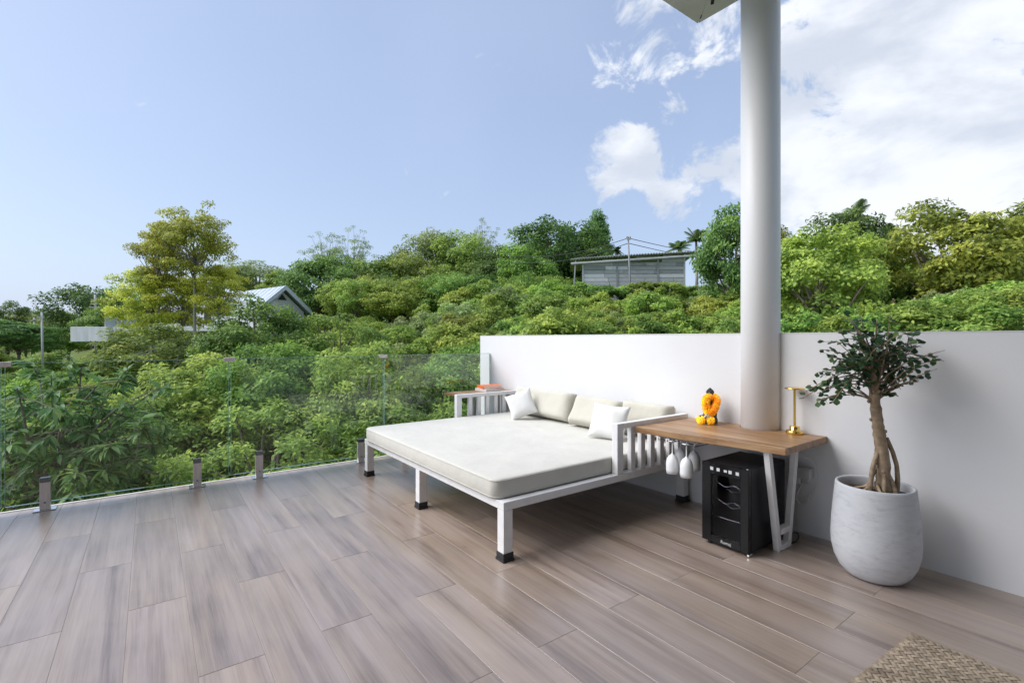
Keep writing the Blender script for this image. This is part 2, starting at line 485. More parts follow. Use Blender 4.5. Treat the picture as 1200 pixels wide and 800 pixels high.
def build_ground():
    # fine polar-ish grid near, stretched towards the horizon
    u = np.linspace(-1, 1, 181)
    g = np.sign(u) * (60 * np.abs(u) + 2200 * np.abs(u) ** 6)
    X, Y = np.meshgrid(g, g)
    Z = ground_z(X, Y)
    n = len(g)
    v = np.stack([X.ravel(), Y.ravel(), Z.ravel()], 1)
    i = np.arange(n * n).reshape(n, n)
    f = np.stack([i[:-1, :-1].ravel(), i[:-1, 1:].ravel(), i[1:, 1:].ravel(), i[1:, :-1].ravel()], 1)
    me = bpy.data.meshes.new('ground')
    me.from_pydata(v.tolist(), [], f.tolist())
    me.polygons.foreach_set('use_smooth', [True] * len(f))
    m, nt, p = new_mat('hillside_soil_and_grass')
    N, L = nt.nodes.new, nt.links.new
    tc = N('ShaderNodeTexCoord')
    a = N('ShaderNodeTexNoise'); a.inputs['Scale'].default_value = 0.16; a.inputs['Detail'].default_value = 9; a.inputs['Roughness'].default_value = 0.65
    L(tc.outputs['Object'], a.inputs['Vector'])
    b = N('ShaderNodeTexNoise'); b.inputs['Scale'].default_value = 3.0; b.inputs['Detail'].default_value = 8
    L(tc.outputs['Object'], b.inputs['Vector'])
    rp = ramp(nt, [(0.28, (0.115, 0.082, 0.05)), (0.38, (0.105, 0.12, 0.035)), (0.55, (0.115, 0.15, 0.035)), (0.75, (0.15, 0.18, 0.05))])
    mm = N('ShaderNodeMath'); mm.operation = 'MULTIPLY_ADD'; L(b.outputs['Fac'], mm.inputs[0]); mm.inputs[1].default_value = 0.35; 
    m2 = N('ShaderNodeMath'); m2.operation = 'MULTIPLY'; L(a.outputs['Fac'], m2.inputs[0]); m2.inputs[1].default_value = 0.7; L(m2.outputs[0], mm.inputs[2])
    L(mm.outputs[0], rp.inputs[0]); L(rp.outputs[0], p.inputs['Base Color'])
    p.inputs['Roughness'].default_value = 0.95; p.inputs['Specular IOR Level'].default_value = 0.1
    bp = N('ShaderNodeBump'); bp.inputs['Strength'].default_value = 0.8; bp.inputs['Distance'].default_value = 0.1
    L(b.outputs['Fac'], bp.inputs['Height']); L(bp.outputs[0], p.inputs['Normal'])
    me.materials.append(m)
    struct(link('ground', me))
build_ground()

# ------------------------------------------------------------------ terrace
YE = 5.205                                  # free edge of the terrace, below the glass
XL, YB = -4.4, -1.6                         # left end and back (house wall)
def xw(y): return 3.545 - 0.02 * (y - 0.5)  # inner face of the parapet

floor = MB().box(XL, 3.62, YB - 0.1, YE, -0.30, -0.0014).build('terrace_floor', M['grout'])
struct(floor)
MB().box(XL, 3.70, YE + 0.001, YE + 0.03, -0.32, 0.004, 0.004).build('edge_trim', plain('stone_edging', (0.62, 0.60, 0.57), 0.5), floor)
struct(MB().box(XL + 0.1, 3.6, YB - 3.0, YE - 0.15, -6.0, -0.303).build('terrace_foundation', M['wall']))

PITCH, X0, PL, GAP = 0.2325, -0.312, 1.36, 0.0024
plank_cache = {}
def plank(x0, x1, y0, y1):
    w, h = round(x1 - x0 - GAP, 4), round(y1 - y0 - GAP, 4)
    if w < 0.02 or h < 0.02: return
    k = (w, h)
    if k not in plank_cache:
        bm = bmesh.new()
        b = 0.0007
        vs = [bm.verts.new(p) for p in ((-w/2, -h/2, -0.012), (w/2, -h/2, -0.012), (w/2, h/2, -0.012), (-w/2, h/2, -0.012),
              (-w/2, -h/2, -b), (w/2, -h/2, -b), (w/2, h/2, -b), (-w/2, h/2, -b),
              (-w/2+b, -h/2+b, 0), (w/2-b, -h/2+b, 0), (w/2-b, h/2-b, 0), (-w/2+b, h/2-b, 0))]
        for lo in (0, 4):
            for i in range(4):
                j = (i + 1) % 4
                bm.faces.new((vs[lo+i], vs[lo+j], vs[lo+4+j], vs[lo+4+i]))
        bm.faces.new((vs[8], vs[9], vs[10], vs[11]))
        me = bpy.data.meshes.new('plank'); bm.to_mesh(me); bm.free(); me.materials.append(M['tile'])
        plank_cache[k] = me
    link('plank', plank_cache[k], floor, ((x0 + x1) / 2, (y0 + y1) / 2, 0.0))
i0 = math.floor((XL - X0) / PITCH)
for i in range(i0 + 1, 18):
    xa = X0 + i * PITCH; xb = min(xa + PITCH, 3.60)
    if xa > 3.55: break
    ph = 1.605 if i % 2 else 2.255
    ph += 0.02 * math.sin(i * 2.3)
    k = math.floor((YB - ph) / PL)
    y = ph + k * PL
    while y < YE:
        plank(xa, xb, max(y, YB), min(y + PL, YE - 0.001)); y += PL

# parapet wall on the right
w = empty('parapet_wall', (3.6, 2, 0), 0, 'white painted parapet wall behind the daybed and the desk', 'wall')
mb = MB(); y0, y1 = YB, 5.35
mb.prism([(xw(y0), y0), (xw(y0) + 0.16, y0), (xw(y1) + 0.16, y1), (xw(y1), y1)], -0.5, 1.336)
o = mb.build('wall_face', M['wall'], w, (-3.6, -2, 0))
mb = MB(); mb.prism([(xw(y0) - 0.002, y0 + .001), (xw(y0) + 0.164, y0 + .001), (xw(y1) + 0.164, y1 + 0.003), (xw(y1) - 0.002, y1 + 0.003)], 1.3365, 1.342)
mb.build('coping', M['white'], w, (-3.6, -2, 0))

# round column and the roof it carries
ZS = 3.90
cyl = MB().lathe([(0.0, 0), (0.1275, 0.0), (0.1275, ZS - 0.002), (0.0, ZS - 0.002)], 64, smooth=True)
col = cyl.build('round_column', plain('column_paint', (0.79, 0.795, 0.81), 0.45, var=0.02, nscale=2, bump=0.05, bscale=40), None, (3.50, 1.757, 0.0))
tag(col, 'round white painted column rising from behind the wooden desk to the roof', 'column')
for p in col.data.polygons:
    if abs(p.normal.z) > 0.9: p.use_smooth = False
tip = on_x(818, 28, 3.66)
XT, YT, ZS = tip.x, tip.y, tip.z
rf = empty('terrace_roof', (0, 0, ZS), 0, 'white soffited flat roof overhanging the terrace on the round column', 'roof')
XR0 = -8.0
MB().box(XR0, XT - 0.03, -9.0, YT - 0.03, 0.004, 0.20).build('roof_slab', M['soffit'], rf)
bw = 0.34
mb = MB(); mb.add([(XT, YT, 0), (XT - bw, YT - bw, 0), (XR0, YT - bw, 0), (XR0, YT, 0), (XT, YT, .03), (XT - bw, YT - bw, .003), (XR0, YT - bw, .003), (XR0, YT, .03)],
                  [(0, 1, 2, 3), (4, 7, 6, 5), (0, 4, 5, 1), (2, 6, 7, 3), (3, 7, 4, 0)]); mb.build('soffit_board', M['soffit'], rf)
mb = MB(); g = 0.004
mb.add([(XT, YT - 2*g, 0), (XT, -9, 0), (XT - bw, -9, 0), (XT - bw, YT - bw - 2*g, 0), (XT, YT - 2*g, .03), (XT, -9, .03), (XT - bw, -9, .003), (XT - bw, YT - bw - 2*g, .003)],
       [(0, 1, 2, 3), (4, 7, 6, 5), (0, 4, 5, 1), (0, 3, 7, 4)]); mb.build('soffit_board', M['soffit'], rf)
MB().box(XR0, XT - 0.004, YT - 0.028, YT - 0.003, 0.031, 0.26, 0.003).build('fascia', M['white'], rf)
MB().box(XT - 0.028, XT - 0.003, -9, YT - 0.03, 0.031, 0.26, 0.003).build('fascia', M['white'], rf)
v = on_z(835, 1.5, ZS)
MB().box(-.035, .035, -.012, .012, -.006, .001, .002).build('vent_slot', M['near_black'], rf, (v.x, v.y, 0), (0, 0, R(35)))
MB().box(-.022, .022, -.004, .004, -.003, .001).build('seam_gap', M['near_black'], rf, (XT - .06, YT - .065, 0), (0, 0, R(45)))

# house wall behind the terrace (out of the picture; it shades and mirrors)
hs = empty('villa_wall', (0, YB, 0), 0, 'white villa wall with wide dark glass doors at the back of the terrace', 'wall')
MB().box(XL - 3, -3.2, -0.25, 0, -0.3, ZS).build('wall_panel', M['wall'], hs)
MB().box(1.6, 3.7, -0.25, 0, -0.3, ZS).build('wall_panel', M['wall'], hs)
MB().box(-3.2, 1.6, -0.25, 0, 2.5, ZS).build('lintel', M['wall'], hs)
for k in range(4):
    x = -3.2 + k * 1.2
    MB().box(x + 0.05, x + 1.15, -0.17, -0.15, 0.05, 2.45).build('door_pane', M['cool_glass'], hs)
    MB().box(x, x + 0.05, -0.2, -0.12, 0, 2.5).build('door_frame', M['matt_black'], hs)
MB().box(-3.2, 1.6, -0.35, -0.21, -0.3, 2.5).build('curtain', plain('grey_curtain', (0.4, 0.4, 0.4), 0.9), hs)

# ------------------------------------------------------------------ glass railing
YG = 5.125
def spigot(parent, x):
    s = MB().box(-0.030, 0.030, -0.026, 0.026, 0.008, 0.212, 0.003).build('spigot', M['steel'], parent, (x, 0, 0))
    MB().box(-0.031, 0.031, -0.027, 0.027, 0.2125, 0.246, 0.004).build('spigot_cap', M['steel_dark'], s)
    MB().box(-0.065, 0.065, -0.052, 0.052, 0.0005, 0.0075, 0.003).build('base_plate', M['chrome'], s)
    mb = MB()
    mb.lathe([(0, 0), (0.008, 0), (0.007, 0.003), (0, 0.003)], 12)
    b = mb.build('bolt', M['steel_dark'], s, (0, -0.0262, 0.06), (R(90), 0, 0))
joints = [-2.31, -0.862, 0.592, 2.049, 3.455]
spx = [(-2.06, -1.02), (-0.635, 0.342), (0.834, 1.80), (2.30, 3.19)]
lab = ['clear glass railing panel farthest from the white parapet end', 'clear glass railing panel in front of the large-leaved branching tree',
       'clear glass railing panel ending behind the foot corner of the daybed', 'clear glass railing panel between the daybed and the white parapet end']
for k in range(4):
    xa, xb = joints[k] + 0.012, joints[k+1] - 0.012
    pn = empty('glass_railing_panel', ((xa + xb) / 2, YG, 0), 0, lab[k], 'glass railing', 'frameless glass railing panels')
    h = (xb - xa) / 2
    MB().box(-h, h, -0.006, 0.006, 0.062, 1.118).build('glass_pane', M['glass'], pn)
    mb = MB().box(-h, h, -0.0064, 0.0064, 0.0570, 0.0618).box(-h, h, -0.0064, 0.0064, 1.1182, 1.1212)
    mb.box(-h - 0.003, -h - 0.0002, -0.006, 0.006, 0.062, 1.118).box(h + 0.0002, h + 0.003, -0.006, 0.006, 0.062, 1.118)
    mb.build('polished_edge', M['glass_edge'], pn)
    for x in spx[k]: spigot(pn, x - (xa + xb) / 2)
    if k < 3: MB().box(h - 0.035, h + 0.055, -0.014, 0.014, 1.094, 1.130, 0.003).build('joint_clamp', M['steel'], pn)

# ------------------------------------------------------------------ daybed
bed = empty('daybed', (2.56, 3.46, 0), 0, 'white metal framed daybed with slatted low arms standing against the wall', 'daybed')
BX, BY = 2.56, 3.46
def bb(name, x0, x1, y0, y1, z0, z1, m=None, bev=0.004, parent=None):
    return MB().box(x0 - BX, x1 - BX, y0 - BY, y1 - BY, z0, z1, bev).build(name, m or M['white'], parent or bed)
fx0, fx1, fy0, fy1 = 1.655, 3.475, 2.318, 4.602
RZ0, RZ1 = 0.300, 0.349
bb('side_rail', fx0 + .001, fx0 + 0.055, fy0 + .056, fy1 - .056, RZ0, RZ1 - .001)
bb('side_rail', fx1 - 0.055, fx1 - .001, fy0 + .056, fy1 - .056, RZ0, RZ1 - .001)
bb('end_rail', fx0, fx1, fy0, fy0 + 0.055, RZ0, RZ1)
bb('end_rail', fx0, fx1, fy1 - 0.055, fy1, RZ0, RZ1)
bb('centre_rail', fx0 + .056, fx1 - .056, 3.44, 3.48, RZ0, RZ1 - .002)
lx = (fx0, fx1 - 0.068)
for x in lx:
    for y in (fy0, 3.425, fy1 - 0.068):
        lg = bb('leg', x + .0015, x + 0.0665, y + .0015, y + 0.0665, 0.035, RZ0 - .0005)
        mb = MB()
        cx, cy = x + 0.034 - BX, y + 0.034 - BY
        mb.box(cx - .041, cx + .041, cy - .041, cy + .041, 0.0005, 0.016, .003).box(cx - .037, cx + .037, cy - .037, cy + .037, 0.0165, 0.05, .003)
        mb.build('foot_cap', M['rubber'], lg)
def arm(ya, yb, slat_face):
    ax0 = 2.635
    bb('arm_post', ax0, ax0 + 0.062, ya, yb, RZ1 + .0005, 0.704)
    bb('arm_post', fx1 - 0.055, fx1 - .002, ya, yb, RZ1 + .0005, 0.665)
    bb('arm_top_rail', ax0 + .0625, fx1, ya + .001, yb - .001, 0.666, 0.703)
    x = 2.790
    while x < fx1 - 0.1:
        bb('slat', x, x + 0.046, ya + .008, yb - .008, RZ1 + .0005, 0.6655)
        x += 0.112
arm(2.320, 2.372, 1)
arm(4.548, 4.600, 0)

# mattress
def mattress():
    x0, x1, y0, y1, z0, z1 = 1.632, 3.455, 2.378, 4.540, 0.3495, 0.468
    hx, hy, H2 = (x1 - x0) / 2, (y1 - y0) / 2, (z1 - z0) / 2
    def ring(inset, rad):
        pts = []
        ax, ay = hx - inset, hy - inset; r = max(.004, rad - inset)
        for sx, sy, a0 in ((1, 1, 0), (-1, 1, 90), (-1, -1, 180), (1, -1, 270)):
            for t in range(0, 91, 15):
                a = R(a0 + t); pts.append((sx * (ax - r) + r * math.cos(a), sy * (ay - r) + r * math.sin(a)))
        return pts
    prof = [(.10, -H2), (.010, -H2), (.003, -H2 + .004), (0, -H2 + .012), (-.002, 0), (0, H2 - .014), (.002, H2 - .007), (.006, H2 - .0025), (.013, H2), (.05, H2 + .0015), (.16, H2 + .003), (.32, H2 + .004), (.55, H2 + .004), (.75, H2 + .004), (.88, H2 + .004)]
    vs = []; fs = []
    for ins, z in prof: vs += [(x, y, z + .0015 * math.sin(x * 11 + y * 4) * (1 if z > 0 else 0)) for x, y in ring(ins, .065)]
    n = 28
    for k in range(len(prof) - 1):
        for i in range(n):
            j = (i + 1) % n; fs.append((k*n+i, k*n+j, (k+1)*n+j, (k+1)*n+i))
    fs.append(tuple(reversed(range(n)))); fs.append(tuple(range((len(prof)-1)*n, len(prof)*n)))
    o = MB().add(vs, fs, True).build('mattress', M['mattress'], None, ((x0 + x1) / 2, (y0 + y1) / 2, (z0 + z1) / 2))
    tag(o, 'thick cream mattress covering the white daybed frame', 'mattress')
    for z, ins in ((H2 - .011, .0002), (-H2 + .012, .0002)):
        p = ring(ins, .065); p.append(p[0])
        MB().tube([(q[0], q[1], z) for q in p], 0.0026, 6, cap=False).build('piping', M['mattress'], o)
mattress()

def pillow_mesh(name, a, b, t, m, puff=4.0, pinch=0.07, seed=0):
    n = 22
    rng = random.Random(seed); vs = []; fs = []
    ph = rng.random() * 10
    for side in (1, -1):
        for i in range(n + 1):
            for j in range(n + 1):
                u = -1 + 2 * i / n; v = -1 + 2 * j / n
                u = math.copysign(abs(u) ** 0.8, u); v = math.copysign(abs(v) ** 0.8, v)
                x = a * u * (1 - pinch * (1 - v * v) * u * u); y = b * v * (1 - pinch * (1 - u * u) * v * v)
                e = max(0, (1 - abs(u) ** puff) * (1 - abs(v) ** puff)) ** 0.55
                z = side * t * e * (1 + 0.05 * math.sin(3.1 * u + ph) * math.cos(2.7 * v + ph)) + 0.004 * math.sin(5 * u + 3 * v + ph) * (1 if e > 0 else 0)
                vs.append((x, y, z))
    k = (n + 1) ** 2
    for i in range(n):
        for j in range(n):
            q = (i*(n+1)+j, (i+1)*(n+1)+j, (i+1)*(n+1)+j+1, i*(n+1)+j+1)
            fs.append(q); fs.append(tuple(k + p for p in reversed(q)))
    mb = MB().add(vs, fs, True)
    me = mb.mesh(name, m)
    bm = bmesh.new(); bm.from_mesh(me); bmesh.ops.remove_doubles(bm, verts=bm.verts, dist=1e-5); bm.to_mesh(me); bm.free()
    return me

def place_pillow(name, me, c, wdir, lean, roll, label, cat):
    """width along wdir (horizontal), leaning back by 'lean', rolled in its own plane"""
    w = Vector((wdir[0], wdir[1], 0)).normalized()
    back = Vector((0, 0, 1)).cross(w)          # the side it leans towards
    h = (Vector((0, 0, 1)) * math.cos(lean) + back * math.sin(lean)).normalized()
    n = w.cross(h)
    mt = Matrix((w, h, n)).transposed() @ Matrix.Rotation(roll, 3, 'Z')
    o = link(name, me, None, c); o.rotation_euler = mt.to_euler()
    tag(o, label, cat); return o
wd = (0, -1)       # width along the wall; back side towards +X
def back_cushion(y0, y1, hh, xc, lean, label, seed):
    W2 = abs(y1 - y0) / 2
    me = pillow_mesh('back_cushion', W2, hh / 2, 0.085, M['cushion'], 9.0, 0.02, seed)
    # seam cord round the edge
    o = place_pillow('back_cushion', me, (xc, (y0 + y1) / 2, 0.472 + hh / 2 * math.cos(lean) + 0.02), wd, lean, 0, label, 'cushion')
    return o
back_cushion(3.50, 4.44, 0.285, 3.335, R(22), 'long cream back cushion leaning on the wall behind the tilted white pillow', 1)
back_cushion(2.88, 3.46, 0.285, 3.31, R(30), 'cream back cushion leaning between the long one and the upright white pillow', 2)
back_cushion(2.40, 2.90, 0.275, 3.37, R(14), 'cream back cushion at the slatted arm beside the desk', 3)
me = pillow_mesh('throw_pillow', 0.145, 0.145, 0.06, M['white_cloth'], 2.6, 0.10, 4)
pp = at_depth(610, 473, 4.32)
place_pillow('throw_pillow', me, (3.10, 4.03, 0.622), (.62, -.8), R(24), R(24), 'small white pillow tilted on one corner against the long cream cushion', 'pillow')
me = pillow_mesh('throw_pillow', 0.165, 0.150, 0.06, M['white_cloth'], 2.8, 0.09, 5)
place_pillow('throw_pillow', me, (3.07, 2.80, 0.612), (.35, -1), R(24), R(-3), 'small white pillow standing upright near the slatted arm and desk', 'pillow')

# side shelf on the far arm and its books
ZT = 0.670
sh = empty('side_shelf', (3.0, 4.74, 0), 0, 'narrow wooden side shelf beyond the far arm of the daybed', 'shelf')
MB().prism([(2.68 - 3, 4.604 - 4.74), (3.44 - 3, 4.604 - 4.74), (3.44 - 3, 4.90 - 4.74), (2.68 - 3, 4.90 - 4.74)], 0.674, 0.698).build('shelf_board', M['desk'], sh)
for x in (0.02, 0.38):
    MB().box(x - .02, x + .02, 0.10, 0.14, 0.0005, 0.6735, .003).build('leg', M['white'], sh)
for k, (z0, th, mc, rz, nm, lb, wx, wy) in enumerate(((0.6985, 0.032, 'pale_book', 4, 'book', 'pale covered book lying on the wooden side shelf under the orange one', 0.135, 0.105), (0.731, 0.030, 'orange_book', -9, 'book', 'orange covered book on top of the pale book on the side shelf', 0.125, 0.095))):
    bk = empty('book', (3.20, 4.76, z0), R(rz), lb, 'book')
    MB().box(-wx, wx, -wy, wy, 0.0004, 0.003, .0008).build('cover', M[mc], bk)
    MB().box(-wx, wx, -wy, wy, th - 0.003, th - .0002, .0008).build('cover', M[mc], bk)
    MB().box(-wx, -wx + 0.004, -wy, wy, 0.0032, th - 0.0032).build('spine', M[mc], bk)
    MB().box(-wx + 0.0042, wx - 0.005, -wy + 0.005, wy - 0.005, 0.0032, th - 0.0032).build('page_block', M['paper'], bk)

# ------------------------------------------------------------------ desk
dk = empty('wall_desk', (3.2, 1.8, 0), 0, 'live-edge wooden desk top cut around the column on a white V-shaped leg', 'desk')
pts = []
rngd = random.Random(7)
fl, fr = Vector((2.807, 2.312)), Vector((2.945, 1.332))
for k in range(11):
    t = k / 10; p = fl.lerp(fr, t); pts.append((p.x + 0.006 * math.sin(t * 9 + 1) + 0.003 * math.sin(t * 23), p.y))
pts = list(reversed(pts))            # right front -> left front, then back along the wall
outline = [(fr.x, fr.y)]
rear_r = (xw(1.338) - 0.003, 1.338); rear_l = (xw(2.312) - 0.003, 2.312)
outline.append(rear_r)
cxn, cyn, rn = 3.50, 1.757, 0.131
arc = []
for k in range(17):
    a = R(275 - k * (190 / 16))      # from -Y side round the front (-X) to +Y side
    arc.append((cxn + rn * math.cos(a), cyn + rn * math.sin(a)))
arc = [p for p in arc if p[0] < xw(p[1]) - 0.004]
outline += [(xw(arc[0][1]) - 0.003, arc[0][1] - .001)] + arc + [(xw(arc[-1][1]) - 0.003, arc[-1][1] + .012), rear_l, (fl.x, fl.y)]
outline += list(reversed(pts))[1:-1]
# drop duplicates
ol = []
for p in outline:
    if not ol or (abs(p[0] - ol[-1][0]) + abs(p[1] - ol[-1][1])) > 0.002: ol.append(p)
top = MB().prism([(p[0] - 3.2, p[1] - 1.8) for p in ol], ZT - 0.042, ZT).build('desk_top', M['desk'], dk)
md = top.modifiers.new('edge', 'BEVEL'); md.width = 0.003; md.segments = 2; md.limit_method = 'ANGLE'; md.angle_limit = R(40)
def bar(a, b, w, d, name, parent, m):
    a, b = Vector(a), Vector(b); L_ = (b - a).length
    q = (b - a).to_track_quat('Z', 'Y')
    o = MB().box(-w/2, w/2, -d/2, d/2, 0, L_, 0.002).build(name, m, parent, a)
    o.rotation_euler = q.to_euler(); return o
oy = 1.455 - 1.8
bar((3.112 - 3.2, oy, 0.002), (2.985 - 3.2, oy, 0.626), 0.034, 0.040, 'leg', dk, M['white'])
bar((3.232 - 3.2, oy, 0.002), (3.345 - 3.2, oy, 0.626), 0.034, 0.040, 'leg', dk, M['white'])
MB().box(3.125 - 3.2, 3.225 - 3.2, oy - .021, oy + .021, 0.003, 0.034, .002).build('foot_bar', M['white'], dk)
MB().box(3.118 - 3.2, 3.232 - 3.2, oy - .021, oy + .021, 0.100, 0.134, .002).build('stretcher', M['white'], dk)
MB().box(2.95 - 3.2, 3.40 - 3.2, oy - .03, oy + .03, 0.6212, 0.6272).build('mounting_plate', M['white'], dk)

# stemware rack and hanging glasses
gl_pos = [on_z(788, 518, 0.600), on_z(804.5, 521.5, 0.600), on_z(797.5, 511.5, 0.600), on_z(813.5, 515, 0.600)]
rk = empty('stemware_rack', (gl_pos[0].x, gl_pos[0].y, 0.6), 0, 'wire stemware rack screwed under the wooden desk beside the slatted arm', 'rack')
for yy in (-0.19, -0.13, -0.085, -0.02, 0.02, 0.09):
    MB().tube([(-0.03, yy, 0.024), (-0.03, yy, 0.006), (0.30, yy, 0.006), (0.30, yy, 0.024)], 0.0028, 6).build('rail', M['steel_dark'], rk)
MB().box(-0.02, 0.30, -0.2, 0.1, 0.0245, 0.0275).build('rack_plate', M['steel_dark'], rk)
prof = [(0.0, 0.0), (0.034, 0.0), (0.034, -0.002), (0.006, -0.008), (0.0045, -0.03), (0.0045, -0.085), (0.010, -0.094), (0.028, -0.106), (0.041, -0.126), (0.0475, -0.155), (0.048, -0.20), (0.0455, -0.228), (0.0435, -0.228), (0.046, -0.19), (0.041, -0.14), (0.02, -0.11), (0.0, -0.105)]
gme = MB().lathe(prof, 28).mesh('wine_glass', M['glassware'])
gl_lab = ['milky wine glass hanging next to the slatted arm, front row', 'milky wine glass hanging nearer the wine cooler, front row', 'milky wine glass half hidden behind the two front glasses', 'milky wine glass hanging closest to the wine cooler, back row']
for p, lb in zip(gl_pos, gl_lab):
    g = empty('wine_glass', (p.x, p.y, 0.610), 0, lb, 'wine glass', 'upside-down glasses under the desk')
    link('bowl_and_stem', gme, g, scale=(.88, .88, .96))

# ------------------------------------------------------------------ wine cooler
wc = empty('wine_cooler', (2.86, 1.66, 0), 0, 'small black glass-door wine cooler under the desk', 'wine cooler')
yA, yB_ = 1.810 - 1.66, 1.506 - 1.66            # left and right edge in the picture
X1 = 0.46; zb, zt = 0.022, 0.518
mb = MB()
t = 0.03
mb.box(0.034, X1, yB_, yB_ + t, zb, zt, .004).box(0.034, X1, yA - t, yA, zb, zt, .004).box(0.034, X1, yB_ + t + .0005, yA - t - .0005, zb + .0005, zb + t, .003).box(0.034, X1, yB_ + t + .0005, yA - t - .0005, zt - t, zt - .0005, .003).box(X1 - 0.03, X1 - .001, yB_ + t + .001, yA - t - .001, zb + t + .001, zt - t - .001)
body = mb.build('cabinet', M['matt_black'], wc)
for k in range(9):
    MB().box(X1 - 0.09, X1 - 0.01, yB_ - .0015, yB_ - .0002, 0.12 + k * 0.02, 0.128 + k * 0.02).build('vent_slot', M['near_black'], wc)
q = [on_x(833, 554, 2.86), on_x(867.5, 559.5, 2.86), on_x(833, 630, 2.86)]
wy0, wy1 = q[0].y - 1.66, q[1].y - 1.66
wz1, wz0 = 0.452, 0.062
mb = MB()
mb.box(0, 0.03, wy0, yA, zb, zt, .002).box(0, 0.03, yB_, wy1, zb, zt, .002).box(0.0002, 0.03, wy1 + .0002, wy0 - .0002, zb + .0002, wz0, .001).box(0.0002, 0.03, wy1 + .0002, wy0 - .0002, wz1, zt - .0002, .001)
door = mb.build('door', M['gloss_black'], wc)
MB().box(0.004, 0.009, wy1 + .0005, wy0 - .0005, wz0 + .0005, wz1 - .0005).build('door_glass', glass_mat('smoked_glass', (0.66, 0.66, 0.69), 1.22), door)
MB().box(X1 - 0.05, X1 - 0.0305, wy1 - 0.02, wy0 + 0.02, 0.06, 0.46).build('liner', plain('grey_liner', (0.16, 0.16, 0.17), 0.5), wc)
for zs in (0.385, 0.280, 0.178, 0.335, 0.232):
    big = zs in (0.385, 0.280, 0.178)
    pts = []
    for k in range(9):
        u = k / 8; yy = wy0 - 0.02 + (wy1 - wy0 + 0.03) * u
        pts.append((0.036 if big else 0.12, yy, zs + (0.010 * math.cos(u * 9) if zs != 0.178 else 0)))
    MB().tube(pts, 0.0032 if big else 0.002, 6).build('shelf_wire', M['chrome'], wc)
for k, c in enumerate((0.145, 0.315, 0.50, 0.62, 0.80)):
    yy = yA - 0.03 + (yB_ - yA + 0.06) * c * 1.05
    h = 0.010 if k != 2 else 0.007
    MB().box(-0.0016, -0.0004, yy - 0.011, yy + 0.009, 0.484 - h, 0.484 + h).build('button', M['print'], door)
cu = bpy.data.curves.new('lettering', 'FONT'); cu.body = 'Rumaj'; cu.size = 0.027; cu.extrude = 0.0003; cu.align_x = 'CENTER'
to = bpy.data.objects.new('tmp_text', cu); COL.objects.link(to)
bpy.context.view_layer.update()
tm = bpy.data.meshes.new_from_object(to.evaluated_get(bpy.context.evaluated_depsgraph_get()))
bpy.data.objects.remove(to); tm.materials.append(M['print'])
lt = link('lettering', tm, door, (-0.0012, (on_x(850.5, 637, 2.86).y - 1.66), 0.033)); lt.rotation_euler = (R(90), 0, R(-90))
for x in (0.03, X1 - 0.05):
    for y in (yA - 0.04, yB_ + 0.02):
        MB().lathe([(0, 0.0005), (0.014, 0.0005), (0.016, 0.0215), (0, 0.0215)], 12).build('foot', M['rubber'], wc, (x, y, 0))
MB().box(0.002, 0.045, yB_ - .002, yB_ + .01, 0.006, 0.018, .002).build('hinge_plate', M['chrome'], wc)
MB().lathe([(0, 0), (0.006, 0), (0.006, 0.004), (0, 0.004)], 10).build('hinge_cap', M['chrome'], wc, (0.015, yB_ + 0.012, zt))

# ------------------------------------------------------------------ lamp, statuette and garland
p = on_z(926, 506, ZT)
lp = empty('table_lamp', (3.452, 1.505, ZT), 0, 'slender polished brass table lamp with a flat disc head on the desk', 'lamp')
MB().lathe([(0, .0004), (0.050, .0004), (0.052, 0.004), (0.052, 0.020), (0.049, 0.023), (0.030, 0.024), (0.030, 0.048), (0.027, 0.051), (0, 0.051)], 40).build('base', M['gold'], lp)
MB().lathe([(0.0078, 0.0512), (0.0078, 0.287)], 16).build('stem', M['gold'], lp)
MB().lathe([(0, 0.2872), (0.008, 0.2872), (0.012, 0.292), (0.055, 0.297), (0.060, 0.300), (0.060, 0.304), (0.050, 0.307), (0, 0.308)], 40).build('disc_head', M['gold'], lp)

sp = on_z(829, 495.5, ZT); sp.x += 0.035
U = Vector((CS, -SN, 0)); NV = Vector((-SN, -CS, 0))       # across and towards the viewer's side of the desk
st = empty('statuette', (sp.x, sp.y, ZT), 0, 'small black stone statuette with curled hair standing on the desk', 'statuette')
def blob(mb, c, r, sc=(1, 1, 1), seg=16):
    prof = [(max(1e-4, r * math.sin(math.pi * k / 10)), -r * math.cos(math.pi * k / 10)) for k in range(11)]
    o = len(mb.v); mb.lathe(prof, seg, (0, 0, 0))
    mb.v[o:] = [(c[0] + v[0] * sc[0], c[1] + v[1] * sc[1], c[2] + v[2] * sc[2]) for v in mb.v[o:]]
mb = MB()
mb.lathe([(0, 0.0005), (0.052, 0.0005), (0.055, 0.02), (0.048, 0.045), (0.050, 0.08), (0.056, 0.12), (0.050, 0.15), (0.028, 0.172), (0.016, 0.185), (0.015, 0.20), (0, 0.2)], 28)
mb.build('torso', M['statue'], st)
mb = MB(); blob(mb, (0, 0, 0.219), 0.027, (0.88, 0.95, 1.15), 20)
q = NV * 0.025; blob(mb, (q.x, q.y, 0.214), 0.006, (1, 1, 1.4), 8)
for s in (-1, 1):
    q = U * s * 0.025; blob(mb, (q.x, q.y, 0.214), 0.007, (.7, .7, 1.6), 8)
head = mb.build('head', M['statue'], st)
mb = MB(); rg = random.Random(3)
for k in range(46):
    a = k * 2.39996; z = 1 - (k / 46) * 1.0; r_ = math.sqrt(max(0, 1 - z * z))
    c = Vector((r_ * math.cos(a) * 0.0245, r_ * math.sin(a) * 0.0260, 0.222 + z * 0.030))
    if (c - Vector((0, 0, c.z))).dot(NV) > 0.012 and c.z < 0.236: continue
    blob(mb, c, 0.0052, (1, 1, 1), 7)
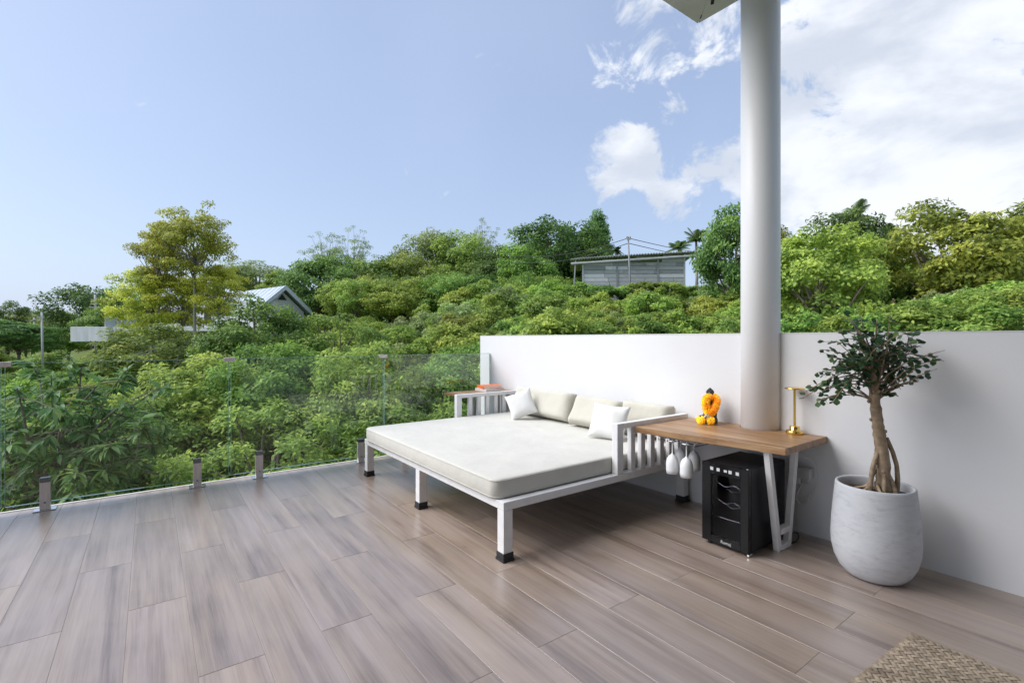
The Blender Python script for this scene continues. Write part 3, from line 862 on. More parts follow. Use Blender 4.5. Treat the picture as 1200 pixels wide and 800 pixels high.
blob(mb, (0, 0, 0.252), 0.012, (1, 1, .9), 12)
mb.build('curled_hair', M['statue'], st)

def flower_mesh(name, r, n, m, seed):
    rg = np.random.default_rng(seed); mb = MB()
    for k in range(n):
        z = 1 - 2 * (k + .5) / n; a = k * 2.39996; rr = math.sqrt(1 - z * z)
        d = Vector((rr * math.cos(a), rr * math.sin(a), z))
        t = d.cross(Vector((rg.normal(), rg.normal(), rg.normal()))).normalized(); b = d.cross(t)
        s = r * (0.34 + 0.1 * rg.random()); h = r * (0.85 + 0.25 * rg.random())
        c = d * r * 0.45
        mb.add([c - t * s * .4, c + t * s * .4, d * h + t * s + b * s * .4, d * h * 1.05 + b * s * .1, d * h - t * s - b * s * .2], [(0, 1, 2, 3, 4)])
    return mb.mesh(name, m)
fm = [flower_mesh('flower_head', 0.028, 130, M['marigold'], 1), flower_mesh('flower_head', 0.028, 130, M['marigold2'], 2)]
ga = empty('marigold_garland', (sp.x, sp.y, ZT), 0, 'orange marigold garland looped round the black statuette', 'garland')
path = [(-0.010, 0.205, .02), (-0.035, 0.213, .035), (-0.062, 0.205, .045), (-0.075, 0.180, .05), (-0.075, 0.152, .055), (-0.073, 0.124, .06), (-0.066, 0.098, .065), (-0.050, 0.082, .07), (-0.028, 0.086, .075), (-0.012, 0.098, .075), (0.005, 0.112, .07), (0.022, 0.128, .065), (0.038, 0.146, .055), (0.052, 0.165, .045), (0.060, 0.188, .035), (0.048, 0.207, .02), (0.028, 0.205, 0.005)]
k = 0
for i in range(len(path) - 1):
    for t in (0, .5):
        a = Vector(path[i]).lerp(Vector(path[i+1]), t)
        c = U * (a.x * .64 - .004) + NV * a.z + Vector((0, 0, .09 + (a.y - .09) * .86))
        link('flower_head', fm[k % 2], ga, c, (k * 1.1, k * .7, k * 1.9)); k += 1
big = [flower_mesh('pendant_flower', 0.031, 90, M['marigold2'], 5), flower_mesh('pendant_flower', 0.029, 90, M['marigold'], 6)]
for (u, z, n, b) in ((-0.098, 0.032, .072, 0), (-0.033, 0.031, .092, 0)):
    link('pendant_flower', big[b], ga, U * u + NV * n + Vector((0, 0, z)), (1.2 * u * 10, .5, .3))
mb = MB()
for (u0, u1) in ((-0.05, -0.09), (-0.045, -0.055), (-0.04, -0.03)):
    a = U * u0 + NV * .08 + Vector((0, 0, .08)); b = U * u1 + NV * .085 + Vector((0, 0, .045))
    mb.tube([a, a.lerp(b, .5) + NV * .008, b], [.006, .008, .005], 6)
mb.build('ribbon', M['ribbon'], ga)
mb = MB()
for (u0, z0, u1, z1) in ((-.06, .06, -.115, .062), (-.03, .075, .0, .03), (-.05, .05, -.06, .01)):
    a = U * u0 + NV * .08 + Vector((0, 0, z0)); b = U * u1 + NV * .07 + Vector((0, 0, z1))
    d = (b - a); s = d.cross(NV).normalized() * .010
    mb.add([a, a.lerp(b, .5) + s, b, a.lerp(b, .5) - s], [(0, 1, 2, 3)])
mb.build('leaf', plain('dark_leaf', (0.02, 0.045, 0.02), 0.5), ga)

M['grey_plastic'] = plain('grey_white_plastic', (0.55, 0.55, 0.55), 0.4)
# ------------------------------------------------------------------ wall socket, adaptor and cables
def wallpt(px, py, off=0.0):
    p = on_x(px, py, 3.52); y = p.y
    return on_x(px, py, xw(y) - off)
sk = wallpt(941, 556)
so_ = empty('wall_socket', (xw(sk.y), sk.y, sk.z), R(90) - 0.0, 'white wall socket with plugged adaptors below the desk end', 'socket')
so_.rotation_euler = (0, 0, math.atan2(0.02, 1) * 1.0)
MB().box(-0.010, -0.0005, -0.058, 0.055, -0.045, 0.045, .002).build('socket_plate', M['plastic'], so_)
MB().box(-0.065, -0.0105, -0.066, 0.034, -0.012, 0.056, .005).build('adaptor', M['grey_plastic'], so_)
MB().box(-0.045, -0.0105, 0.002, 0.050, -0.055, -0.010, .005).build('adaptor', M['plastic'], so_)
MB().box(-0.035, -0.0105, -0.050, -0.006, -0.050, -0.012, .004).build('plug', M['grey_plastic'], so_)
def cable(name, pts, r, m, label, cat='cable'):
    v = [Vector(p) for p in pts]; out = []
    for i in range(len(v) - 1):
        p0, p1, p2, p3 = v[max(i-1, 0)], v[i], v[i+1], v[min(i+2, len(v)-1)]
        for s in range(6):
            t = s / 6
            out.append(0.5 * ((2*p1) + (-p0+p2)*t + (2*p0-5*p1+4*p2-p3)*t*t + (-p0+3*p1-3*p2+p3)*t**3))
    out.append(v[-1])
    o = MB().tube(out, r, 6).build(name, m); tag(o, label, cat); return o
cable('charging_cable', [wallpt(*q, o) for q, o in (((943, 536), .03), ((950, 538), .02), ((955, 545), .015), ((957, 556), .012), ((957, 568), .012), ((952, 578), .012), ((949, 586), .012), ((945, 588), .014), ((946, 582), .016), ((950, 580), .014))], 0.0036, M['plastic'], 'thin white cable hanging in a loop beside the wall socket')
cable('power_cord', [wallpt(*q, o) for q, o in (((940, 566), .035), ((936, 574), .03), ((933, 582), .03), ((938, 590), .03), ((946, 588), .03), ((949, 578), .025))], 0.0042, M['plastic'], 'thicker white cord looped under the socket adaptors')
fl_ = [on_z(x, y, 0.012) for x, y in ((912, 628), (920, 633), (928, 636), (934, 634), (936, 629), (932, 626), (927, 629), (924, 634))]
for i, p in enumerate(fl_): p.z = 0.006 + 0.004 * i
cable('cooler_cord', [(3.31, 1.56, 0.10), (3.33, 1.53, 0.03)] + fl_, 0.0045, M['rubber'], 'black power cord coiled on the floor behind the V-shaped desk leg')

# ------------------------------------------------------------------ planter and fig tree
PX, PY = 3.215, 0.985
po = empty('plant_pot', (PX, PY, 0), 0, 'large egg-shaped whitewashed concrete plant pot by the wall', 'plant pot')
prof = [(0, 0.0005), (0.118, 0.0005), (0.140, 0.012), (0.168, 0.045), (0.190, 0.095), (0.203, 0.155), (0.2055, 0.21), (0.202, 0.29), (0.196, 0.37), (0.188, 0.45), (0.184, 0.490), (0.182, 0.500), (0.176, 0.504), (0.170, 0.502), (0.166, 0.494), (0.168, 0.45), (0.172, 0.40)]
MB().lathe(prof, 64).build('shell', M['pot'], po)
mb = MB(); rg = random.Random(5)
ring = [(0, 0.462)] + [(0.168 * k / 8, 0.462 - 0.012 * k / 8) for k in range(1, 9)]
mb.lathe(ring, 30); mb.v = [(x, y, z + rg.uniform(-.006, .006)) for x, y, z in mb.v]
mb.build('soil', M['soil'], po)

def grow(rng, p, d, length, r, depth, segs, out, tips, spread=0.6, bend=0.35, lift=0.0, ratio=0.62, kids=(2, 3)):
    """recursive limbs: list of (points, radii); tips collects twig ends"""
    pts = [Vector(p)]; rad = [r]; dd = Vector(d).normalized()
    for i in range(segs):
        dd = (dd + Vector((rng.gauss(0, bend), rng.gauss(0, bend), rng.gauss(0, bend) + lift)) * 0.35).normalized()
        pts.append(pts[-1] + dd * length / segs); rad.append(r * (1 - 0.45 * (i + 1) / segs))
    out.append((pts, rad))
    if depth == 0:
        tips.append((pts[-1], dd, pts)); return
    for k in range(rng.randint(*kids)):
        nd = (dd + Vector((rng.gauss(0, spread), rng.gauss(0, spread), rng.gauss(0, spread * .7)))).normalized()
        i = rng.randint(max(1, segs - 2), segs)
        grow(rng, pts[i], nd, length * rng.uniform(ratio * .8, ratio * 1.2), rad[i] * 0.72, depth - 1, segs, out, tips, spread, bend, lift, ratio, kids)

def leaf_shape(L_, W_, segs=4, fold=0.12, curl=0.15, obov=False):
    """one leaf blade along +X, 4 to 16 triangles; returns verts, faces"""
    vs = []; fs = []
    for i in range(segs + 1):
        t = i / segs
        w = W_ * math.sin(math.pi * min(1, max(0.0, t ** (1.5 if obov else 0.75)))) * 0.5 if 0 < i < segs else 0.002 * W_
        z = -curl * L_ * t * t
        vs += [(t * L_, -w, z + fold * w), (t * L_, 0, z), (t * L_, w, z + fold * w)]
    for i in range(segs):
        a = i * 3; b = a + 3
        fs += [(a, b, b + 1, a + 1), (a + 1, b + 1, b + 2, a + 2)]
    return vs, fs

def scatter_leaves(placements, shape, name, m, parent, rng, seed_tint=None, kind='stuff'):
    """many leaves joined as one part; placements = list of (pos, dir, normal, scale, tint)"""
    sv = np.array(shape[0]); sf = shape[1]; n = len(placements); k = len(sv)
    V = np.empty((n * k, 3)); Fc = []; T = []
    for i, (p, d, nn, s, tnt) in enumerate(placements):
        d = Vector(d).normalized(); y = Vector(nn).cross(d)
        if y.length < 1e-4: y = Vector((1, 0, 0)).cross(d)
        y.normalize(); z = d.cross(y)
        Mx = np.array((d, y, z))
        V[i*k:(i+1)*k] = np.array(p) + (sv * s) @ Mx
        Fc += [tuple(j + i * k for j in f) for f in sf]; T += [tnt] * len(sf)
    me = bpy.data.meshes.new(name); me.from_pydata(V.tolist(), [], Fc)
    me.polygons.foreach_set('use_smooth', [True] * len(Fc))
    at = me.attributes.new('tint', 'FLOAT', 'FACE'); at.data.foreach_set('value', np.array(T, dtype=np.float32))
    me.materials.append(m)
    o = link(name, me, parent)
    if kind: o['kind'] = kind
    return o

def fig_tree():
    rng = random.Random(12)
    rt = empty('fig_tree', (PX, PY, 0.455), 0, 'potted fig tree with braided aerial roots and small dark round leaves', 'tree')
    # trunk follows the lean in the picture
    ax = [(0.050, 0.0), (0.046, 0.08), (0.046, 0.16), (0.036, 0.25), (0.022, 0.34), (0.012, 0.42), (0.002, 0.50), (-0.006, 0.58), (-0.012, 0.66), (-0.016, .74)]
    rd = [0.041, 0.035, 0.033, 0.031, 0.0285, 0.027, 0.0255, 0.023, 0.020, 0.014]
    tp = [U * a + Vector((0, 0, z)) for a, z in ax]
    # knobbly trunk
    pts = []; rr = []
    for i in range(len(tp) - 1):
        for t in np.linspace(0, 1, 4, endpoint=False):
            pts.append(tp[i].lerp(tp[i+1], t)); rr.append((rd[i] * (1 - t) + rd[i+1] * t) * (1 + rng.uniform(-.10, .12)))
    mb = MB().tube(pts, rr, 14)
    for k in range(16):
        p = pts[rng.randint(3, len(pts) - 2)]; a = rng.uniform(0, 6.28)
        blob(mb, p + Vector((math.cos(a), math.sin(a), 0)) * 0.030, 0.009, (1, 1, 1.1), 8)
    mb.build('trunk', M['bark_pale'], rt)
    for (a0, a1, z1, n, bow) in ((0.112, 0.062, 0.30, .01, .030), (-0.036, 0.020, 0.24, .02, -.016), (-0.015, 0.035, 0.18, -.03, -.01), (0.08, 0.05, 0.13, .045, .01), (0.015, 0.045, 0.15, .05, 0), (0.045, .048, .12, -.05, 0)):
        p0 = U * a0 + NV * n; p1 = U * a1 + NV * n * .2 + Vector((0, 0, z1))
        ps = [p0.lerp(p1, t) + U * bow * math.sin(math.pi * t) + Vector((0, 0, .0)) for t in (0, .25, .5, .75, 1)]
        MB().tube([p0 - Vector((0, 0, .01))] + ps[1:], [.015, .0125, .0115, .011, .012], 8).build('aerial_root', M['bark_pale'], rt)
    for a in range(5):
        q = Vector((math.cos(a * 1.3), math.sin(a * 1.3), 0))
        MB().tube([q * .02 + Vector((0, 0, .05)), q * .05 + Vector((0, 0, .02)), q * .10 + Vector((0, 0, .0)), q * .125 - Vector((0, 0, .012))], [.010, .008, .006, .003], 7).build('surface_root', M['bark_pale'], rt)
    limbs = []; tips = []
    c0 = tp[-2]
    # crown outline in the viewer's plane: wide, drooping on the side of the desk
    aims = [(-.37, .50), (-.33, .53), (-.30, .59), (-.28, .67), (-.26, .75), (-.21, .84), (-.15, .90), (-.08, .95), (0, .97), (.06, .94), (.12, .90), (.19, .87), (.25, .82), (.22, .75), (.20, .68), (.17, .62), (.24, .72), (-.2, .62), (-.14, .70), (-.06, .80), (.06, .78), (-.22, .70), (.12, .70), (-.12, .60), (-.03, .66), (.0, .86), (-.12, .82), (.07, .62), (.06, .56), (.21, .80), (-.1, .74), (.1, .8)]
    for rep in range(3):
        for (u, z) in aims:
            tgt = U * (u + rng.gauss(0, .022)) * (1 if rep < 3 else .6) + NV * rng.gauss(0.01, .075) + Vector((0, 0, z + rng.gauss(0, .022)))
            a = tp[rng.randint(6, 9)]
            mid = a.lerp(tgt, .5) + Vector((rng.gauss(0, .012), rng.gauss(0, .012), 0.03 + rng.gauss(0, .012)))
            ps = [a, a.lerp(mid, .5) + Vector((0, 0, .008)), mid, mid.lerp(tgt, .55) + Vector((0, 0, .006)), tgt]
            limbs.append((ps, [.0055, .0045, .0032, .0024, .0014])); tips.append(ps)
    mb = MB()
    for ps, r_ in limbs: mb.tube(ps, r_, 5, cap=False)
    mb.build('branches', M['bark_pale'], rt)
    pl = []
    for ps in tips:
        for k in range(rng.randint(9, 12)):
            s = rng.uniform(1.7, 4.0); i = min(3, int(s)); p = ps[i].lerp(ps[i+1], s - i)
            d = (ps[i+1] - ps[i]).normalized()
            d = (d * .5 + Vector((rng.gauss(0, .8), rng.gauss(0, .8), rng.gauss(-.15, .55)))).normalized()
            n = (Vector((0, 0, 1)) + Vector((rng.gauss(0, .5), rng.gauss(0, .5), 0)) + NV * .4)
            tn = rng.random() ** 1.6
            pl.append((p, d, n, rng.uniform(.75, 1.25), tn))
    scatter_leaves(pl, leaf_shape(.036, .028, 4, .1, .12, True), 'crown', leaf_mat('fig_leaf', (.022, .062, .026), (.046, .112, .038), (.115, .195, .040), .18, .34, .1), rt, rng)
fig_tree()

# ------------------------------------------------------------------ woven mat
def mat():
    c = on_z(1068, 738, 0.012)
    ang = R(-4)
    rt = empty('woven_mat', (c.x + .002, c.y, 0.0), ang, 'woven rattan strip mat lying on the wood-look floor', 'mat')
    Wd, Hd = 0.95, 1.25                    # local: X from -Wd to 0, Y from -Hd to 0
    p = 0.0178; h = 0.0030
    rng = random.Random(4)
    s2 = math.sqrt(.5)
    def inside(x, y): return -Wd <= x <= 0 and -Hd <= y <= 0
    for fam in (0, 1):
        ax = Vector((s2, -s2, 0)) if fam == 0 else Vector((s2, s2, 0))
        pr = Vector((s2, s2, 0)) if fam == 0 else Vector((-s2, s2, 0))
        lo, hi = (-1.7, 0.05) if fam == 0 else (-.95, .75)
        for i in range(int(lo / p) - 1, int(hi / p) + 2):
            if fam == 0: org = pr * (i * p)
            else: org = pr * (i * p)
            run = []
            J = range(-90, 90)
            vs = []; fs = []
            prev = None
            wv = 0.43 * p * rng.uniform(.93, 1.04); zt = rng.uniform(-.0004, .0004)
            for j in J:
                for sub in (0.2, 0.8):
                    t = (j + sub - .5) * p
                    q = org + ax * t
                    if not inside(q.x, q.y): prev = None; continue
                    up = ((i + j) // 2) % 2 == 0 if fam == 0 else ((j - i) // 2) % 2 == 1
                    edge = min(-q.x, q.x + Wd, -q.y, q.y + Hd)
                    z = 0.0062 + (h if up else -h * .9) + zt
                    if edge < 0.012: z = 0.0062 - .003
                    n0 = len(vs)
                    vs += [q - pr * wv + Vector((0, 0, z - .0006)), q + Vector((0, 0, z + .0007)), q + pr * wv + Vector((0, 0, z - .0006))]
                    if prev is not None:
                        fs += [(prev, n0, n0 + 1, prev + 1), (prev + 1, n0 + 1, n0 + 2, prev + 2)]
                    prev = n0
            if len(fs) > 1:
                MB().add(vs, fs, True).build('strip', M['rattan'] if rng.random() < .8 else M['rattan2'], rt)
    MB().box(-Wd + .004, -.004, -Hd + .004, -.004, 0.0006, 0.0018).build('backing', M['rattan2'], rt)
M['rattan2'] = plain('darker_rattan_strip', (0.31, 0.24, 0.165), 0.6, var=0.3, nscale=18)
mat()

# ------------------------------------------------------------------ vegetation
LEAF = {
    'mid':    leaf_mat('leaf_mid_green', (.070, .150, .020), (.185, .330, .040), (.370, .520, .070), .32),
    'dark':   leaf_mat('leaf_dark_green', (.045, .110, .022), (.110, .230, .038), (.230, .370, .055), .30),
    'yellow': leaf_mat('leaf_yellow_green', (.220, .265, .022), (.470, .510, .042), (.680, .680, .062), .34),
    'gold':   leaf_mat('leaf_golden_olive', (.130, .170, .018), (.330, .370, .034), (.580, .560, .050), .32),
    'thicket': leaf_mat('leaf_thicket_green', (.085, .165, .026), (.225, .350, .050), (.460, .570, .080), .36),
    'lime':   leaf_mat('leaf_lime_green', (.100, .200, .022), (.250, .390, .042), (.430, .550, .070), .32),
    'olive':  leaf_mat('leaf_olive_green', (.105, .165, .020), (.270, .360, .040), (.470, .520, .060), .32),
    'pale':   leaf_mat('leaf_pale_grey_green', (.130, .200, .065), (.270, .360, .110), (.400, .480, .170), .32),
}

def unit_vecs(rng, n):
    v = rng.normal(size=(n, 3)); return v / np.linalg.norm(v, axis=1, keepdims=True)

def leaf_quads(P, D, Nn, L_, W_, tint, name, m):
    """diamond leaf blades folded along the midrib, two triangles each"""
    n = len(P)
    D = D / np.linalg.norm(D, axis=1, keepdims=True)
    S = np.cross(D, Nn); S /= np.linalg.norm(S, axis=1, keepdims=True) + 1e-9
    Nn = np.cross(S, D)
    L_ = L_.reshape(-1, 1); W_ = W_.reshape(-1, 1)
    V = np.empty((n, 4, 3))
    V[:, 0] = P; V[:, 1] = P + D * L_ * .48 + S * W_ * .5 + Nn * W_ * .12
    V[:, 2] = P + D * L_ - Nn * L_ * .10; V[:, 3] = P + D * L_ * .48 - S * W_ * .5 + Nn * W_ * .12
    me = bpy.data.meshes.new(name)
    me.vertices.add(n * 4); me.vertices.foreach_set('co', V.ravel().astype(np.float32))
    b = np.arange(n)[:, None] * 4
    tri = np.concatenate([b + np.array([0, 1, 2]), b + np.array([0, 2, 3])], 1).reshape(-1)
    me.loops.add(n * 6); me.loops.foreach_set('vertex_index', tri.astype(np.int32))
    me.polygons.add(n * 2); me.polygons.foreach_set('loop_start', (np.arange(n * 2) * 3).astype(np.int32))
    at = me.attributes.new('tint', 'FLOAT', 'FACE'); at.data.foreach_set('value', np.repeat(tint, 2).astype(np.float32))
    me.materials.append(m); me.update(); me.validate()
    return me

def crown_mesh(kind, seed, nc, nl, ll, cr, flat=.85, hollow=.45, low=-.75, lobes=.22, wl=.5, taper=0.0, spread=1.0):
    """unit crown: leaf clumps spread unevenly through a lumpy ball; returns (leaf mesh, clump centres)"""
    rng = np.random.default_rng(seed)
    d = unit_vecs(rng, nc * 3); d = d[d[:, 2] > low][:nc]; nc = len(d)
    k1 = unit_vecs(rng, 5); ph = rng.uniform(0, 6.28, 5)
    lob = 1 + lobes * sum(np.cos(3.2 * d @ k1[i] + ph[i]) for i in range(5)) / 2.2
    r = (hollow + (1 - hollow) * rng.random(nc) ** .55) * lob * spread
    C = d * r[:, None]
    if taper: C[:, :2] *= (1 - taper * (C[:, 2:3] + 1) / 2)
    rc = cr * rng.uniform(.65, 1.35, nc)
    w = rc ** 2; idx = rng.choice(nc, nl, p=w / w.sum())
    o = unit_vecs(rng, nl)
    o[:, 2] = np.where(rng.random(nl) < .6, np.abs(o[:, 2]), o[:, 2])
    rad = rc[idx] * rng.random(nl) ** .38
    off = o * rad[:, None]; off[:, 2] *= flat
    P = C[idx] + off
    Nn = o * .75 + d[idx] * .55 + np.array([0, 0, .35]) + rng.normal(size=(nl, 3)) * .42
    Nn /= np.linalg.norm(Nn, axis=1, keepdims=True)
    D = np.cross(Nn, unit_vecs(rng, nl)) + o * .45; D[:, 2] -= .22
    L_ = ll * rng.uniform(.6, 1.35, nl)
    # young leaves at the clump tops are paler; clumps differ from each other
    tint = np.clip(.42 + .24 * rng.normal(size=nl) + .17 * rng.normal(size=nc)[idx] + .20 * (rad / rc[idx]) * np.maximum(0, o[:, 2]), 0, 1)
    return leaf_quads(P, D, Nn, L_, L_ * wl, tint, 'crown', LEAF[kind]), C

def limb_mesh(seed, C, n, m, base=-1.05, r0=.055):
    rg = random.Random(seed); mb = MB()
    Cs = sorted(range(len(C)), key=lambda i: rg.random())[:n]
    for i in Cs:
        t = Vector(C[i]); s = Vector((rg.gauss(0, .03), rg.gauss(0, .03), base + rg.uniform(0, .75)))
        mid = s.lerp(t, .5) + Vector((rg.gauss(0, .07), rg.gauss(0, .07), -.06))
        mb.tube([s, s.lerp(mid, .6), mid, mid.lerp(t, .55) + Vector((0, 0, .03)), t], [r0 * .75, r0 * .55, r0 * .42, r0 * .26, r0 * .10], 5, cap=False)
    top = max(c[2] for c in C)
    mb.tube([(0, 0, base - .1), (.02, .01, -.5), (-.02, .02, -.1), (.02, -.02, .3)], [r0 * 1.15, r0, r0 * .75, r0 * .3], 7)
    return mb.mesh('limbs', m)

def trunk_mesh(seed, m):
    rg = random.Random(seed)
    mb = MB().tube([(0, 0, -.1), (rg.gauss(0, .03), rg.gauss(0, .03), .06), (rg.gauss(0, .05), rg.gauss(0, .05), .5), (0, 0, 1.03)], [1.25, 1.0, .85, .75], 9)
    return mb.mesh('trunk', m)

VAR = {}
def variants(key, n, *a, limbs=26, lr=.05, bark='bark', **kw):
    VAR[key] = []
    for i in range(n):
        me, C = crown_mesh(*a[:1], a[1] + i * 17, *a[2:], **kw)
        VAR[key].append((me, limb_mesh(a[1] + i, C, limbs, M[bark], r0=lr), trunk_mesh(a[1] + i, M[bark])))
#               kind      seed  clumps leaves  leaf  clump
variants('round_mid',  3, 'mid',    11, 105, 12500, .088, .25, low=-.95, hollow=.5)
variants('round_dark', 3, 'dark',   41, 105, 12500, .088, .25, low=-.95, hollow=.5)
variants('layer_dark', 2, 'dark',   61, 95, 12500, .088, .28, flat=.48, hollow=.42, low=-.95)
variants('yellow',     3, 'yellow', 71, 85, 12500, .068, .21, flat=.6, hollow=.25, lobes=.14, low=-.95, limbs=40, lr=.026, bark='bark_grey')
variants('yellow_big', 2, 'gold',  81, 120, 14500, .080, .22, flat=.55, hollow=.5, low=-.95)
variants('lime',       3, 'lime',   91, 90, 12000, .090, .24, low=-.95)
variants('olive',      3, 'olive', 121, 100, 12500, .084, .24, low=-.95)
variants('sparse',     2, 'pale',  141, 85, 4600, .050, .14, flat=.5, hollow=.2, lobes=.3, limbs=50, lr=.024, bark='bark_grey')
variants('pale_round', 2, 'pale',  151, 95, 12000, .080, .24, low=-.95, bark='bark_grey')
variants('conic',      1, 'dark',  161, 80, 12000, .078, .24, taper=.72, hollow=.3, flat=.45)
variants('shrub_lime', 3, 'lime',  301, 42, 5200, .150, .30, low=-.3, hollow=.6)
variants('shrub_mid',  2, 'mid',   311, 42, 5200, .150, .30, low=-.3, hollow=.6)
variants('shrub_olive', 2, 'olive', 321, 42, 5600, .135, .30, low=-.3, hollow=.6)
variants('shrub_pale', 1, 'pale',  331, 42, 5600, .135, .30, low=-.3, hollow=.6)
variants('near_bush',  3, 'thicket', 171, 150, 19000, .066, .18, low=-.9, wl=.46)
variants('near_green', 2, 'mid',   191, 160, 24000, .066, .18, low=-.9, wl=.46)

used = {}
def tree(name, key, px, top, bot, wpx, d, label, cat='tree', group=None, v=None, depth_ratio=1.0, tr=None, rz=None, base=None):
    """a tree whose crown spans photo rows top..bot at view depth d; its foot stands on the terrain below"""
    k = used.get(key, 0); used[key] = k + 1
    vs = VAR[key]; cm, lm, tm = vs[(k if v is None else v) % len(vs)]
    c = at_depth(px, (top + bot) / 2, d)
    rh = (bot - top) / 2 * d / F * .98; rw = wpx / 2 * d / F * .95
    g = gz(c.x, c.y) - .15
    if c.z - rh * .9 < g: g = c.z - rh * .9
    rt = empty(name, (c.x, c.y, g), 0, label, cat, group)
    rzz = rz if rz is not None else (px * 1.37 + d) % 6.283
    zc = c.z - g
    link('crown', cm, rt, (0, 0, zc), (0, 0, rzz), (rw, rw * depth_ratio, rh))
    link('limbs', lm, rt, (0, 0, zc), (0, 0, rzz), (rw, rw * depth_ratio, rh))
    th = max(zc - rh * .98, .2); r_ = tr or max(.05, .055 * rw)
    link('trunk', tm, rt, (0, 0, 0), (0, 0, rzz), (r_, r_, th))
    return rt

T = tree
# --- left distance
T('broadleaf_tree', 'layer_dark', 6, 355, 400, 40, 62, 'small dark tree at the far field edge beside the pale thicket')
T('broadleaf_tree', 'pale_round', 38, 362, 402, 64, 78, 'pale yellowish far tree behind the utility poles')
T('broadleaf_tree', 'olive', 72, 366, 400, 44, 84, 'low olive far tree right of the slim white pole')
T('broadleaf_tree', 'layer_dark', 22, 377, 413, 78, 46, 'broad dark layered tree standing in front of the pale far trees')
T('broadleaf_tree', 'round_dark', 108, 333, 402, 84, 58, 'tall dark green tree behind the concrete utility pole and the balcony')
T('broadleaf_tree', 'round_mid', 150, 336, 398, 72, 64, 'mid green tree rising behind the glass balustrade of the white house')
T('broadleaf_tree', 'pale_round', 300, 309, 348, 96, 62, 'greyish umbrella-shaped tree behind the grey gable roof')
T('broadleaf_tree', 'lime', 325, 318, 350, 36, 52, 'bright green tree top just beside the roof ridge')
# --- the tall yellow tree
T('broadleaf_tree', 'yellow', 228, 240, 330, 94, 24, 'tall yellow-green tree with an open airy crown before the white house', v=0, tr=.085, rz=.6)
T('broadleaf_tree', 'yellow', 186, 262, 340, 62, 24.4, 'slender yellow-green tree joined to the tall one on its far side', v=2, tr=.05, rz=3.)
T('broadleaf_tree', 'yellow', 178, 312, 392, 88, 24.8, 'lower yellow-green tree leaning against the tall yellow one', v=1, tr=.07)
T('broadleaf_tree', 'yellow', 256, 306, 372, 70, 24.3, 'small yellow-green tree on the roof side of the tall yellow one', v=2, tr=.06)
T('broadleaf_tree', 'yellow', 214, 318, 384, 78, 25.2, 'middle yellow-green tree crowding under the tallest yellow crown', v=1, tr=.06, rz=2.2)
T('broadleaf_tree', 'round_mid', 122, 360, 402, 56, 47, 'leafy tree hiding the foot of the concrete pole behind the balcony')
# --- skyline, centre
T('broadleaf_tree', 'round_dark', 374, 295, 372, 88, 42, 'round dense dark green tree at the right of the gable roof')
T('broadleaf_tree', 'sparse', 384, 271, 330, 64, 58, 'thin leafed grey-green tree showing sky through its crown', v=0)
T('broadleaf_tree', 'sparse', 414, 272, 335, 56, 57, 'airy grey-green tree beside the thinner leafed one', v=1)
T('broadleaf_tree', 'round_mid', 430, 305, 372, 80, 47, 'mid green tree at the foot of the airy grey-green pair')
T('broadleaf_tree', 'olive', 470, 296, 364, 84, 50, 'olive green hillside tree between the airy pair and the crest')
T('broadleaf_tree', 'pale_round', 508, 270, 345, 86, 56, 'grey-green crest tree with pale upright stems')
T('broadleaf_tree', 'round_mid', 546, 278, 348, 82, 53, 'mid green crest tree below the wispy tree top')
T('broadleaf_tree', 'sparse', 566, 262, 322, 44, 60, 'wispy tree top poking above the crest foliage', v=1)
T('broadleaf_tree', 'olive', 520, 318, 372, 92, 44, 'broad olive tree in the middle of the wooded slope')
T('broadleaf_tree', 'round_dark', 592, 288, 352, 80, 46, 'dark green tree left of the large domed crown')
T('broadleaf_tree', 'round_dark', 640, 257, 345, 108, 46, 'large domed dark green tree left of the grey shed')
T('broadleaf_tree', 'round_mid', 622, 290, 345, 70, 42, 'mid green tree in front of the large domed crown')
T('conifer_tree', 'conic', 700, 241, 315, 46, 52, 'tall pointed dark tree rising behind the grey shed roof')
T('broadleaf_tree', 'round_mid', 676, 272, 335, 66, 46, 'mid green tree touching the left end of the shed roof')
T('broadleaf_tree', 'layer_dark', 694, 283, 335, 50, 44, 'layered dark tree directly behind the left shed corner')
# --- right of the shed
T('broadleaf_tree', 'layer_dark', 862, 250, 372, 84, 27, 'dark layered tree partly hidden by the white column', rz=1.0)
T('broadleaf_tree', 'lime', 958, 273, 392, 128, 20, 'dense fresh green dome-shaped tree right of the white column', v=1)
T('broadleaf_tree', 'round_dark', 985, 249, 352, 98, 31, 'dark tree behind the fresh green dome under the palm top')
T('broadleaf_tree', 'round_dark', 1018, 272, 372, 62, 26, 'dark green tree between the fresh dome and the gap in the slope')
T('broadleaf_tree', 'lime', 1052, 274, 345, 58, 34, 'light green tree in the gap beyond the bare earth patch')
T('broadleaf_tree', 'yellow_big', 1128, 236, 368, 150, 22, 'big golden-olive tree with flat leafy tiers right of the gap', v=0)
T('broadleaf_tree', 'yellow_big', 1215, 238, 368, 130, 23, 'golden-olive tree at the far side of the big golden-olive one', v=1)
T('broadleaf_tree', 'round_mid', 1178, 340, 398, 96, 15, 'fresh green bushy tree in front of the golden-olive pair')
T('broadleaf_tree', 'olive', 905, 268, 335, 60, 34, 'small olive tree just behind the white column and the fresh dome')
